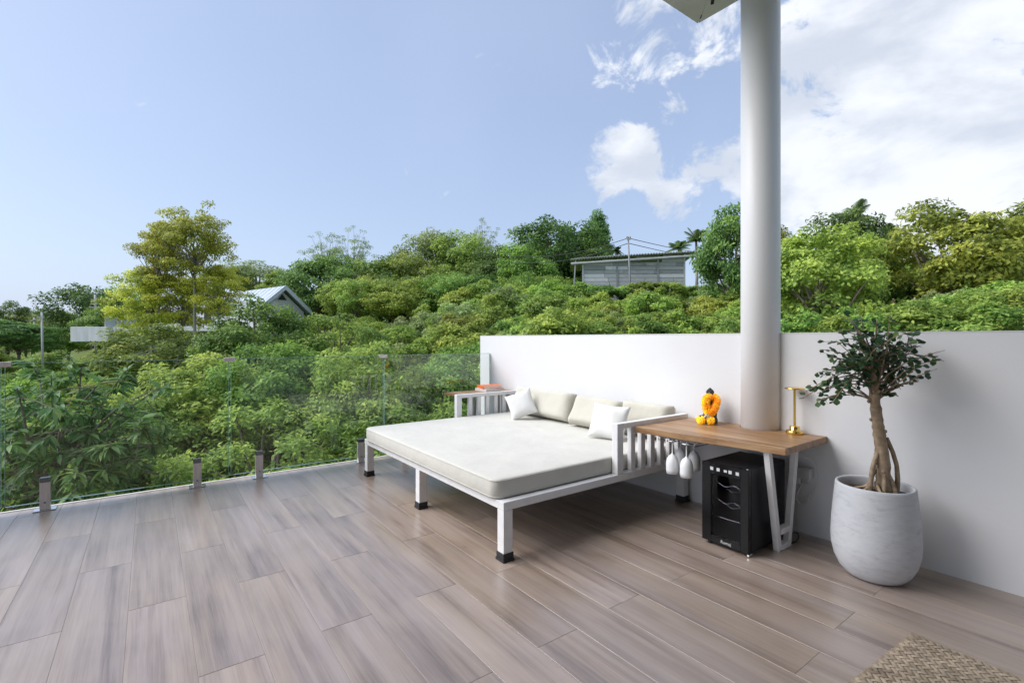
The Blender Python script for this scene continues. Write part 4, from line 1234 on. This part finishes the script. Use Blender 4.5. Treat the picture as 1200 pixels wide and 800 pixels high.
# --- middle distance on the left, near bushes behind the glass
T('broadleaf_tree', 'near_green', 306, 345, 482, 140, 15, 'dense blue-green bushy tree standing before the gable roof', v=0)
T('broadleaf_tree', 'near_bush', 196, 384, 470, 150, 17, 'low golden-green bushy tree under the tall yellow tree', v=0)
T('broadleaf_tree', 'near_bush', 388, 368, 470, 130, 16, 'olive bushy tree right of the blue-green one')
T('large_bush', 'near_bush', 250, 412, 560, 190, 10.2, 'large olive bush behind the second glass panel joint', 'bush')
T('large_bush', 'near_green', 345, 402, 560, 170, 10.0, 'large dark green bush behind the middle of the glass railing', 'bush', v=1)
T('large_bush', 'near_bush', 440, 408, 560, 165, 9.6, 'large light-tipped bush behind the daybed corner', 'bush')
T('large_bush', 'near_green', 528, 412, 550, 130, 10.4, 'large green bush between the daybed and the white parapet end', 'bush', v=0)
T('large_bush', 'near_bush', 320, 470, 640, 220, 8.2, 'low olive bush just below the terrace edge by the steel posts', 'bush')
T('large_bush', 'near_bush', 470, 470, 640, 220, 8.4, 'low leafy bush below the terrace edge by the daybed', 'bush', v=2)
T('large_bush', 'near_green', 190, 470, 640, 170, 8.6, 'low green bush below the terrace edge right of the branching tree', 'bush', v=1)

# --- lower storey of the wood, between the crest trees and the thicket
FL = [('round_mid', 'leafy mid green tree of the lower storey under the crest trees'), ('olive', 'leafy olive tree of the lower storey under the crest trees'), ('round_dark', 'leafy dark tree of the lower storey under the crest trees'), ('lime', 'leafy light green tree of the lower storey under the crest trees')]
rf_ = random.Random(17)
for i in range(22):
    px = 402 + i * 12.5 + rf_.uniform(-6, 6); tp_ = rf_.uniform(318, 338); k = rf_.choices(range(4), (.35, .3, .2, .15))[0]
    T('broadleaf_tree', FL[k][0], px, tp_, 376, rf_.uniform(52, 78), rf_.uniform(33, 40), FL[k][1], group='lower storey trees')
for i in range(14):
    px = 885 + i * 25 + rf_.uniform(-6, 6); tp_ = rf_.uniform(312, 338); k = rf_.choices(range(4), (.35, .25, .25, .15))[0]
    if 1015 < px < 1095: tp_ = 335
    T('broadleaf_tree', FL[k][0], px, tp_, 372, rf_.uniform(50, 74), rf_.uniform(28, 36), FL[k][1].replace('under the crest trees', 'behind the fresh green dome and golden-olive trees'), group='lower storey trees on the right')
for i in range(16):
    px = -60 + i * 24 + rf_.uniform(-8, 8); k = rf_.choices(range(4), (.3, .3, .2, .2))[0]
    T('broadleaf_tree', FL[k][0], px, rf_.uniform(372, 384), 412, rf_.uniform(50, 80), rf_.uniform(62, 95), ('mid green', 'olive', 'dark', 'light green')[k] + ' low tree of the far wood behind the white house', group='far wood trees')
T('broadleaf_tree', 'round_mid', 382, 346, 396, 100, 46, 'rounded mid green tree filling the dip right of the gable roof')
T('broadleaf_tree', 'olive', 352, 362, 400, 60, 47, 'low olive tree filling the dip beside the gable roof')
for px_, w_ in ((676, 40), (700, 46), (728, 44), (757, 48), (786, 46), (812, 40)):
    T('bush', 'shrub_lime' if px_ % 4 else 'shrub_mid', px_, 332 + (px_ % 5), 356, w_, 30.5, {676: 'bush hiding the left foot of the grey shed', 700: 'bush before the left shed boards', 728: 'bush before the leaning pole at the shed', 757: 'bush before the middle shed boards', 786: 'bush before the right shed boards', 812: 'bush at the right shed corner'}[px_], 'bush')
# --- shrub thicket covering the slope
rs = random.Random(99)
SH = [('shrub_lime', 'rounded lime-green shrub in the thicket below the grey shed'), ('shrub_mid', 'mid green shrub in the thicket below the grey shed'), ('shrub_olive', 'olive yellowish shrub in the thicket below the grey shed'), ('shrub_pale', 'silvery grey-green shrub in the thicket below the grey shed')]
def shrub(x, y, wr, hr, key, label, grp):
    vs = VAR[key]; cm, lm, tm = vs[rs.randrange(len(vs))]
    g = gz(x, y)
    rt = empty('shrub', (x, y, g - .05), rs.uniform(0, 6.28), label, 'shrub', grp)
    link('crown', cm, rt, (0, 0, hr * .82), (0, 0, 0), (wr, wr * rs.uniform(.85, 1.15), hr))
    link('stems', lm, rt, (0, 0, hr * .82), (0, 0, 0), (wr, wr, hr * .85))
pts = []
tries = 0
while len(pts) < 270 and tries < 30000:
    tries += 1
    d = 10.5 + 22.5 * rs.random() ** .75; px = rs.uniform(330, 1230)
    p = at_depth(px, 397, d)
    if 660 < px < 830 and d > 30: continue
    if 1005 < px < 1110 and 19 < d < 27: continue
    sz = (.62 + .008 * d) * rs.uniform(.75, 1.4)
    if any((p.x - q[0]) ** 2 + (p.y - q[1]) ** 2 < (.62 * (sz + q[2])) ** 2 for q in pts): continue
    pts.append((p.x, p.y, sz))
    wts = [.42, .26, .22, .10]
    k = rs.choices(range(4), wts)[0]
    if 1000 < px < 1060 and k == 3: k = 1
    if px < 850: shrub(p.x, p.y, sz, sz * rs.uniform(.7, 1.0), SH[k][0], SH[k][1], 'shrubs of the slope thicket')
    else: shrub(p.x, p.y, sz, sz * rs.uniform(.7, 1.0), SH[k][0], SH[k][1].replace('in the thicket below the grey shed', 'at the foot of the dome-shaped and golden-olive trees'), 'shrubs under the golden-olive trees')
pts = []; tries = 0
while len(pts) < 60 and tries < 4000:
    tries += 1
    d = 13 + 50 * rs.random(); px = rs.uniform(-120, 330)
    p = at_depth(px, 397, d); sz = rs.uniform(.7, 1.5) * (.8 + .012 * d)
    if 28 < d < 45 and 90 < px < 330: continue
    if any((p.x - q[0]) ** 2 + (p.y - q[1]) ** 2 < (.8 * (sz + q[2])) ** 2 for q in pts): continue
    pts.append((p.x, p.y, sz))
    key = rs.choice(['shrub_lime', 'shrub_olive', 'shrub_mid'])
    shrub(p.x, p.y, sz, sz * .8, key, {'shrub_lime': 'lime-green shrub on the low ground round the white house', 'shrub_olive': 'olive shrub on the low ground round the white house', 'shrub_mid': 'mid green shrub on the low ground round the white house'}[key], 'shrubs on the low ground')

# --- undergrowth: uncounted leaves and grass over the whole slope
def undergrowth():
    rng = np.random.default_rng(8)
    n = 46000
    d = 6.5 + 70 * rng.random(n) ** 1.7; px = rng.uniform(-250, 1400, n)
    k = (px - CX) / F
    x = d * (SN + k * CS); y = d * (CS - k * SN)
    ok = ~((y < 5.6) & (x < 3.9)) & ~((px > 1025) & (px < 1085) & (d > 20.5) & (d < 24))
    x, y, d = x[ok], y[ok], d[ok]; n = len(x)
    z = ground_z(x, y) + rng.random(n) * .30 - .05
    P = np.stack([x, y, z], 1)
    Nn = rng.normal(size=(n, 3)) * .6 + np.array([0, 0, .6]); Nn /= np.linalg.norm(Nn, axis=1, keepdims=True)
    D = rng.normal(size=(n, 3)); D[:, 2] = np.abs(D[:, 2]) * 1.1
    L_ = (.10 + .010 * d) * rng.uniform(.6, 1.6, n)
    me = leaf_quads(P, D, Nn, L_, L_ * .4, np.clip(.5 + .25 * rng.normal(size=n), 0, 1), 'undergrowth', LEAF['lime'])
    o = link('undergrowth', me); o['kind'] = 'stuff'
    tag(o, 'low green undergrowth and grass covering the hillside', 'undergrowth')
undergrowth()

# --- palms
PALM = leaf_mat('palm_frond', (.105, .185, .045), (.105, .185, .045), (.105, .185, .045), .3, .45, .25)
def palm(px, top, d, h_crown, label, seed, nf=16, trunk_to=None):
    rng = random.Random(seed)
    c = at_depth(px, top, d); r = h_crown * d / F
    g = gz(c.x, c.y) - .1
    rt = empty('palm_tree', (c.x, c.y, g), 0, label, 'palm tree')
    zc = c.z - g - r * .45
    MB().tube([(0, 0, -.1), (.1, 0, zc * .4), (.05, .05, zc)], [.16, .12, .10], 8).build('trunk', M['bark_grey'], rt)
    for k in range(nf):
        a = k * 2.39996 + rng.uniform(-.2, .2); el = rng.uniform(-.1, 1.25)
        dr = Vector((math.cos(a) * math.cos(el), math.sin(a) * math.cos(el), math.sin(el)))
        pts = []; L_ = r * rng.uniform(.9, 1.25)
        for i in range(8):
            t = i / 7; pts.append(dr * L_ * t + Vector((0, 0, -L_ * .55 * t * t * (0.4 + .6 * math.cos(el)))))
        mb = MB(); mb.tube(pts, [.03, .026, .022, .018, .014, .01, .007, .004], 4, cap=False)
        for i in range(1, 8):
            for s in (-1, 1):
                for q in (0, .33, .66):
                    p = pts[i-1].lerp(pts[i], q); t = (pts[i] - pts[i-1]).normalized()
                    sd = t.cross(Vector((0, 0, 1)))
                    if sd.length < .01: continue
                    sd = sd.normalized() * s
                    ll = L_ * .34 * math.sin(math.pi * min(1, (i + q) / 8.2) ** .8) + .05
                    tipp = p + (sd * .8 + t * .55 + Vector((0, 0, -.35))).normalized() * ll
                    w = t * .024 * max(1, d / 25)
                    mb.add([p - w, p + w, tipp], [(0, 1, 2)])
        mb.build('frond', PALM, rt, (.05, .05, zc))
palm(1001, 240, 33, 30, 'coconut palm rising above the dark tree near the golden-olive one', 1)
palm(816, 272, 44, 22, 'coconut palm top beyond the right end of the shed roof', 2)
palm(796, 284, 48, 17, 'smaller palm left of the coconut palm behind the shed roof', 3)
palm(722, 290, 50, 9, 'tiny palm top over the middle of the shed roof', 4)
palm(1042, 265, 40, 14, 'small palm top left of the golden-olive tree', 5)

# --- near tree with long drooping leaves, beyond the first glass panel
def near_tree():
    rng = random.Random(31)
    b = at_depth(60, 700, 6.6); base = Vector((b.x, b.y, gz(b.x, b.y) - .1))
    rt = empty('mango_tree', base, 0, 'branching young tree with long drooping leaves just beyond the glass railing', 'tree')
    fork = at_depth(52, 560, 6.5) - base
    limbs = [([Vector((0, 0, -.1)), fork * .5 + Vector((.1, -.05, 0)), fork], [.07, .055, .045])]
    tips = []
    aims = [(20, 455, 6.2), (15, 520, 6.0), (60, 440, 6.6), (95, 430, 6.9), (75, 480, 6.1), (120, 445, 6.7), (150, 470, 6.6), (170, 500, 6.5), (130, 520, 6.1), (165, 540, 6.4), (110, 560, 6.1), (150, 570, 6.3), (40, 500, 6.7), (100, 500, 6.9), (60, 545, 6.1), (185, 455, 7.2), (190, 520, 7.1), (10, 570, 6.3), (85, 585, 6.2), (-20, 480, 6.2), (-30, 540, 6.4), (135, 490, 7.3), (30, 585, 6.5), (200, 560, 6.9), (45, 432, 7.2), (150, 432, 7.2)]
    for (px, py, d) in aims:
        t = at_depth(px, py, d) - base
        s = fork + Vector((rng.gauss(0, .03), rng.gauss(0, .03), rng.uniform(-.5, .05)))
        mid = s.lerp(t, .5) + Vector((rng.gauss(0, .12), rng.gauss(0, .12), rng.gauss(.02, .1)))
        ps = [s, s.lerp(mid, .5) + Vector((0, 0, -.04)), mid, mid.lerp(t, .5) + Vector((0, 0, .05)), t]
        limbs.append((ps, [.030, .024, .018, .012, .007]))
        tips.append((t, (t - mid).normalized()))
        for k in range(6):
            i = rng.randint(2, 3); q = ps[i].lerp(ps[i+1], rng.random())
            e = q + Vector((rng.gauss(0, .26), rng.gauss(0, .26), rng.gauss(.02, .2)))
            limbs.append(([q, q.lerp(e, .5) + Vector((0, 0, .03)), e], [.009, .006, .004])); tips.append((e, (e - q).normalized()))
    mb = MB()
    for ps, r_ in limbs[1:]: mb.tube(ps, r_, 6, cap=False)
    MB().tube(*limbs[0], 9).build('trunk', M['bark'], rt)
    mb.build('branches', M['bark'], rt)
    pl = []
    for t, d in tips:
        for k in range(rng.randint(13, 20)):
            a = rng.uniform(0, 6.28)
            sd = Vector((math.cos(a), math.sin(a), 0))
            dr = (d * .45 + sd * .85 + Vector((0, 0, rng.gauss(-.25, .35)))).normalized()
            p = t - d * rng.uniform(0, .16)
            pl.append((p, dr, Vector((rng.gauss(0, .3), rng.gauss(0, .3), 1)), rng.uniform(.65, 1.25), min(1, max(0, rng.gauss(.42, .22)))))
    m = leaf_mat('mango_leaf', (.065, .150, .048), (.155, .295, .075), (.330, .450, .085), .38, .36, .12)
    pl.sort(key=lambda q: (q[0] + base - Vector((0, 0, HC))).length)
    shp = leaf_shape(.20, .052, 4, .22, .30)
    scatter_leaves(pl[260:], shp, 'crown', m, rt, rng)
    variants_ = []
    for k in range(5):
        s = leaf_shape(.20, .05 + .002 * k, 4, .22, .22 + .05 * k)
        me = MB().add(s[0], s[1], True).mesh('leaf', m)
        at = me.attributes.new('tint', 'FLOAT', 'FACE'); at.data.foreach_set('value', np.full(len(me.polygons), .15 + .17 * k, dtype=np.float32))
        variants_.append(me)
    for p, d, n, s, tn in pl[:260]:
        d = Vector(d).normalized(); y = Vector(n).cross(d).normalized(); z = d.cross(y)
        o = link('leaf', variants_[min(4, int(tn * 5))], rt, p, scale=(s, s, s))
        o.rotation_euler = Matrix((d, y, z)).transposed().to_euler()
near_tree()

# ------------------------------------------------------------------ grey shed on the slope
M['board'] = [plain('weathered_board_%d' % i, c, .85, var=.18, nscale=2.5, stretch=(1, 1, 9)) for i, c in enumerate(((.31, .32, .31), (.40, .41, .40), (.52, .52, .51), (.70, .70, .69)))]
M['zinc'] = plain('zinc_roof_sheet', (.50, .50, .49), .5, metal=.2, var=.2, nscale=2)
def shed():
    d = 33.0; u = d / F
    c = at_depth(745, 397, d); g = gz(c.x, c.y) - .3
    rt = empty('shed', (c.x, c.y, 0), -YAW, 'weathered grey board shed with a thin metal roof on the slope', 'shed')
    X = lambda px: (px - 745) * u
    Z = lambda py: HC + (CY - py) * u
    rg = random.Random(2)
    xl, xr = X(683), X(802)
    ztl, ztr = Z(306.6), Z(297.4)
    top = lambda x: ztl + (ztr - ztl) * (x - xl) / (xr - xl)
    hb = .26
    zmid = Z(325)
    z = g
    row = 0
    while z < ztr - .05:
        x = xl
        while x < xr - .05:
            ln = rg.uniform(1.3, 2.6); x2 = min(xr, x + ln)
            if xr - x2 < .5: x2 = xr
            zt = min(z + hb - .02, top((x + x2) / 2) - .03)
            if zt - z > .06 and not (z > zmid and rg.random() < .04):
                k = rg.choice((0, 1, 1)) if z > zmid else rg.choice((2, 2, 3))
                if rg.random() < .06: k = 3
                off = rg.uniform(-.015, .015)
                MB().box(x + .012, x2 - .012, off, off + .035, z, zt).build('board', M['board'][k], rt)
            x = x2
        z += hb; row += 1
    for px in (683, 723, 771, 802):
        MB().box(X(px) - .05, X(px) + .05, -.06, -.02, g, top(X(px)) - .02).build('corner_post', M['board'][2 if px in (683, 802) else 0], rt)
    MB().box(xl + .05, xr - .05, .12, .16, g, ztl - .1).build('inner_lining', plain('shed_lining', (.10, .10, .11), .9), rt)
    dep = 4.6
    mb = MB(); mb.add([(xr, .04, g), (xr + .75, dep, g), (xr + .75, dep, ztr - .25), (xr, .04, ztr - .02), (xr - .06, .04, g), (xr + .69, dep, g), (xr + .69, dep, ztr - .25), (xr - .06, .04, ztr - .02)], [(0, 1, 2, 3), (4, 7, 6, 5), (0, 4, 5, 1), (3, 2, 6, 7)])
    mb.build('side_wall', M['board'][0], rt)
    # corrugated roof: ridged sheet, higher at the right, falling to the back
    mb = MB(); n = 90; x0, x1 = X(668), X(816)
    za, zb_ = Z(305.0), Z(295.5)
    vs = []; fs = []
    for i in range(n + 1):
        t = i / n; x = x0 + (x1 - x0) * t; zz = za + (zb_ - za) * (t ** .8) + (.035 if i % 2 else -.035)
        for th in (0, .05):
            vs += [(x, -.28, zz + th), (x + .6, dep + .3, zz - .12 + th)]
    for i in range(n):
        a = i * 4; b = a + 4
        fs += [(a, a + 1, b + 1, b), (a + 2, b + 2, b + 3, a + 3), (a, b, b + 2, a + 2)]
    mb.add(vs, fs).build('roof_sheet', M['zinc'], rt)
    MB().box(x0 + .02, x1 - .1, -.33, -.285, .06, .15).build('roof_edge', M['board'][3], rt, (0, 0, Z(306.2)), (0, -math.atan2(zb_ - za, x1 - x0), 0))
    MB().box(x0 + .1, x1 - .2, -.25, -.18, 0, .08).build('eave_beam', M['board'][0], rt, (0, 0, Z(306.2)), (0, -math.atan2(zb_ - za, x1 - x0), 0))
    bar((X(670), -.2, g), (X(674), -.2, Z(306)), .07, .07, 'prop_post', rt, M['board'][1])
shed()

# ------------------------------------------------------------------ white house on the left
def house():
    d = 36.0; u = d / F
    c = at_depth(210, 397, d); g = gz(c.x, c.y) - .4
    rt = empty('white_house', (c.x, c.y, 0), -YAW, 'white two-storey house with a balcony and a grey gable roof', 'house')
    X = lambda px: (px - 210) * u
    Z = lambda py: HC + (CY - py) * u
    wm = plain('house_white', (.74, .74, .74), .7, var=.05, nscale=1.2)
    MB().box(X(104), X(147), -1.5, 2.2, Z(400), Z(383.4), .02).build('balcony_block', plain('stained_white_render', (.70, .70, .71), .8, var=.16, nscale=.9, stretch=(3, 3, .4)), rt)
    MB().box(X(147.3), X(300), -1.2, 2.4, Z(388), Z(383.6)).build('balcony_slab', wm, rt)
    MB().box(X(150), X(330), .6, 6, g, Z(388.2)).build('lower_wall', plain('house_grey', (.34, .34, .35), .8), rt)
    MB().box(X(182), X(318), .4, 6, Z(383.4), Z(352)).build('upper_wall', wm, rt)
    for px in (188, 214, 236):
        w_ = MB().box(X(px), X(px + 9), .33, .398, Z(379), Z(360)).build('window', M['cool_glass'], rt)
        MB().box(X(px - 1), X(px), .30, .396, Z(379.5), Z(359.5)).build('window_frame', wm, w_)
        MB().box(X(px + 9), X(px + 10), .30, .396, Z(379.5), Z(359.5)).build('window_frame', wm, w_)
    bg_ = M['balustrade'] = plain('grey_balustrade_glass', (.20, .25, .29), .15)
    for k in range(3):
        x0 = X(138.5 + k * 14.6); MB().box(x0, X(138.5 + k * 14.6 + 13.8), -1.1, -1.07, Z(383), Z(372.2)).build('balustrade_pane', bg_, rt)
        MB().box(x0 - .06, x0 - .01, -1.12, -1.05, Z(383.3), Z(371.6)).build('balustrade_post', M['steel'], rt)
    MB().box(X(138), X(182), -1.12, -1.05, Z(371.8), Z(371.2)).build('handrail', M['steel'], rt)
    # gable roof block, turned so its right gable looks towards the terrace
    ang = R(-38)
    ca, sa = math.cos(ang), math.sin(ang)
    ox, oy_ = X(327), 1.0
    def tr(l, w, z): return (ox + l * ca - w * sa, oy_ + l * sa + w * ca, z)     # l along the ridge (negative = away to the left), w across
    zr, ze, hw = Z(333), Z(362), 2.05
    rm = plain('blue_grey_metal_roof', (.36, .42, .50), .45, metal=.2, var=.08, nscale=2)
    th = .14
    for s, nm in ((-1, 'roof_slope'), (1, 'roof_slope')):
        vs = [tr(.0, 0, zr), tr(-6.5, 0, zr), tr(-6.5, s * hw, ze), tr(.0, s * hw, ze)]
        vs += [(x, y, z - th) for x, y, z in vs]
        MB().add(vs, [(0, 1, 2, 3), (4, 7, 6, 5), (0, 3, 7, 4), (1, 5, 6, 2), (2, 6, 7, 3)]).build(nm, rm, rt)
        for k in range(8):
            l = -.4 - k * .8
            MB().tube([tr(l, 0, zr + .005), tr(l, s * hw, ze + .005)], .02, 4).build('roof_seam', rm, rt)
        vs = [tr(.04, 0, zr + .04), tr(.10, 0, zr + .04), tr(.10, s * hw * 1.03, ze + .0), tr(.04, s * hw * 1.03, ze + .0)]
        vs += [(x, y, z - .34) for x, y, z in vs]
        MB().add(vs, [(0, 1, 2, 3), (4, 7, 6, 5), (0, 3, 7, 4), (1, 5, 6, 2), (0, 4, 5, 1), (2, 6, 7, 3)]).build('barge_board', plain('pale_barge_board', (.55, .59, .64), .5), rt)
    vs = [tr(-.5, -hw * .85, ze - .1), tr(-.5, hw * .85, ze - .1), tr(-.5, 0, zr - .35), tr(-.5, -hw * .85, g), tr(-.5, hw * .85, g)]
    MB().add(vs, [(0, 1, 2), (0, 3, 4, 1)]).build('gable_wall', plain('gable_render', (.60, .61, .63), .7), rt)
    vs = [tr(-.46, -.35, zr - 1.05), tr(-.46, .35, zr - 1.05), tr(-.46, 0, zr - .6)]
    MB().add(vs, [(0, 1, 2)]).build('gable_dark_patch', M['near_black'], rt)  # dark tone below the barge boards near the apex, drawn as a flat triangle
house()

# ------------------------------------------------------------------ utility poles and wires
def pole(px, top, bot, d, lean, label, arms, wpx=2.2, mat_=None):
    p0 = at_depth(px + lean, bot, d); p1 = at_depth(px, top, d)
    g = gz(p0.x, p0.y) - .2
    rt = empty('utility_pole', (p0.x, p0.y, g), 0, label, 'utility pole')
    r = wpx * d / F / 2
    e = p1 - Vector((p0.x, p0.y, g)); 
    MB().tube([(0, 0, 0), e], [r * 1.1, r * .85], 8).build('post', mat_ or M['concrete'], rt)
    lat = Vector((CS, -SN, 0))
    for (py, w) in arms:
        z = HC + (CY - py) * d / F - g
        f = z / e.z; c = e * f; w_ = w * d / F / 2
        o = bar(c - lat * w_ + NV * .12, c + lat * w_ + NV * .12, .10, .10, 'crossarm', rt, M['concrete'])
        for s in (-.8, 0.0, .8):
            q = c + lat * w_ * s + NV * .12 + Vector((0, 0, .05))
            MB().lathe([(0, 0), (.04, 0), (.03, .05), (.045, .06), (.02, .12), (0, .12)], 8).build('insulator', M['steel_dark'], rt, q)
    return p1
M['concrete'] = plain('pole_concrete', (.46, .46, .45), .85, var=.12)
M['wire'] = plain('black_wire', (.05, .05, .05), .6)
pole(49, 366, 409, 44, 1.5, 'slim pale concrete pole standing by the dark layered tree', [(372, 8)], 2.4)
pole(40, 372, 392, 70, 0, 'distant short pole with a long crossarm behind the slim pale pole', [(375.5, 24)], 2.0)
pole(111.5, 345, 372, 50, 1, 'pale concrete pole with crossarms above the house balcony', [(352, 7), (356, 8), (360, 12)], 2.6)
a = pole(736, 277, 330, 32.1, 4.2, 'leaning grey pole rising in front of the shed roof', [(280.5, 5)], 2.2, plain('grey_pole', (.26, .27, .29), .8))
for (py, e, eb, lb) in ((279, (600, 300), 36, 'upper wire running left from the leaning pole by the shed'), (285, (600, 308), 36, 'lower wire running left from the leaning pole by the shed'), (279, (900, 298), 40, 'upper wire running right from the leaning pole by the shed'), (285, (900, 304), 40, 'lower wire running right from the leaning pole by the shed')):
    p0 = at_depth(736.4, py, 32.1); p1 = at_depth(e[0], e[1], eb)
    ps = [p0.lerp(p1, t / 12) - Vector((0, 0, .45 * math.sin(math.pi * t / 12))) for t in range(13)]
    tag(MB().tube(ps, .022, 5).build('overhead_wire', M['wire']), lb, 'wire')

# ------------------------------------------------------------------ cut branches and bare earth in the gap on the right
def debris():
    rg = random.Random(6)
    c = at_depth(1036, 369, 21.5); g = gz(c.x, c.y)
    rt = empty('brushwood_pile', (c.x, c.y, g), 0, 'pale pile of cut dry branches on bare earth in the gap of the slope', 'brushwood')
    m = [plain('dry_wood_a', (.42, .33, .25), .9), plain('dry_wood_b', (.30, .22, .16), .9)]
    for k in range(46):
        p = Vector((rg.gauss(0, .65), rg.gauss(0, .5), rg.uniform(.05, .75)))
        dr = Vector((rg.gauss(0, 1), rg.gauss(0, 1), rg.gauss(0, .35))).normalized() * rg.uniform(.3, .8)
        MB().tube([p - dr, p + Vector((0, 0, rg.gauss(0, .06))), p + dr], [.035, .03, .015], 5).build('branch', m[k % 2], rt)
debris()
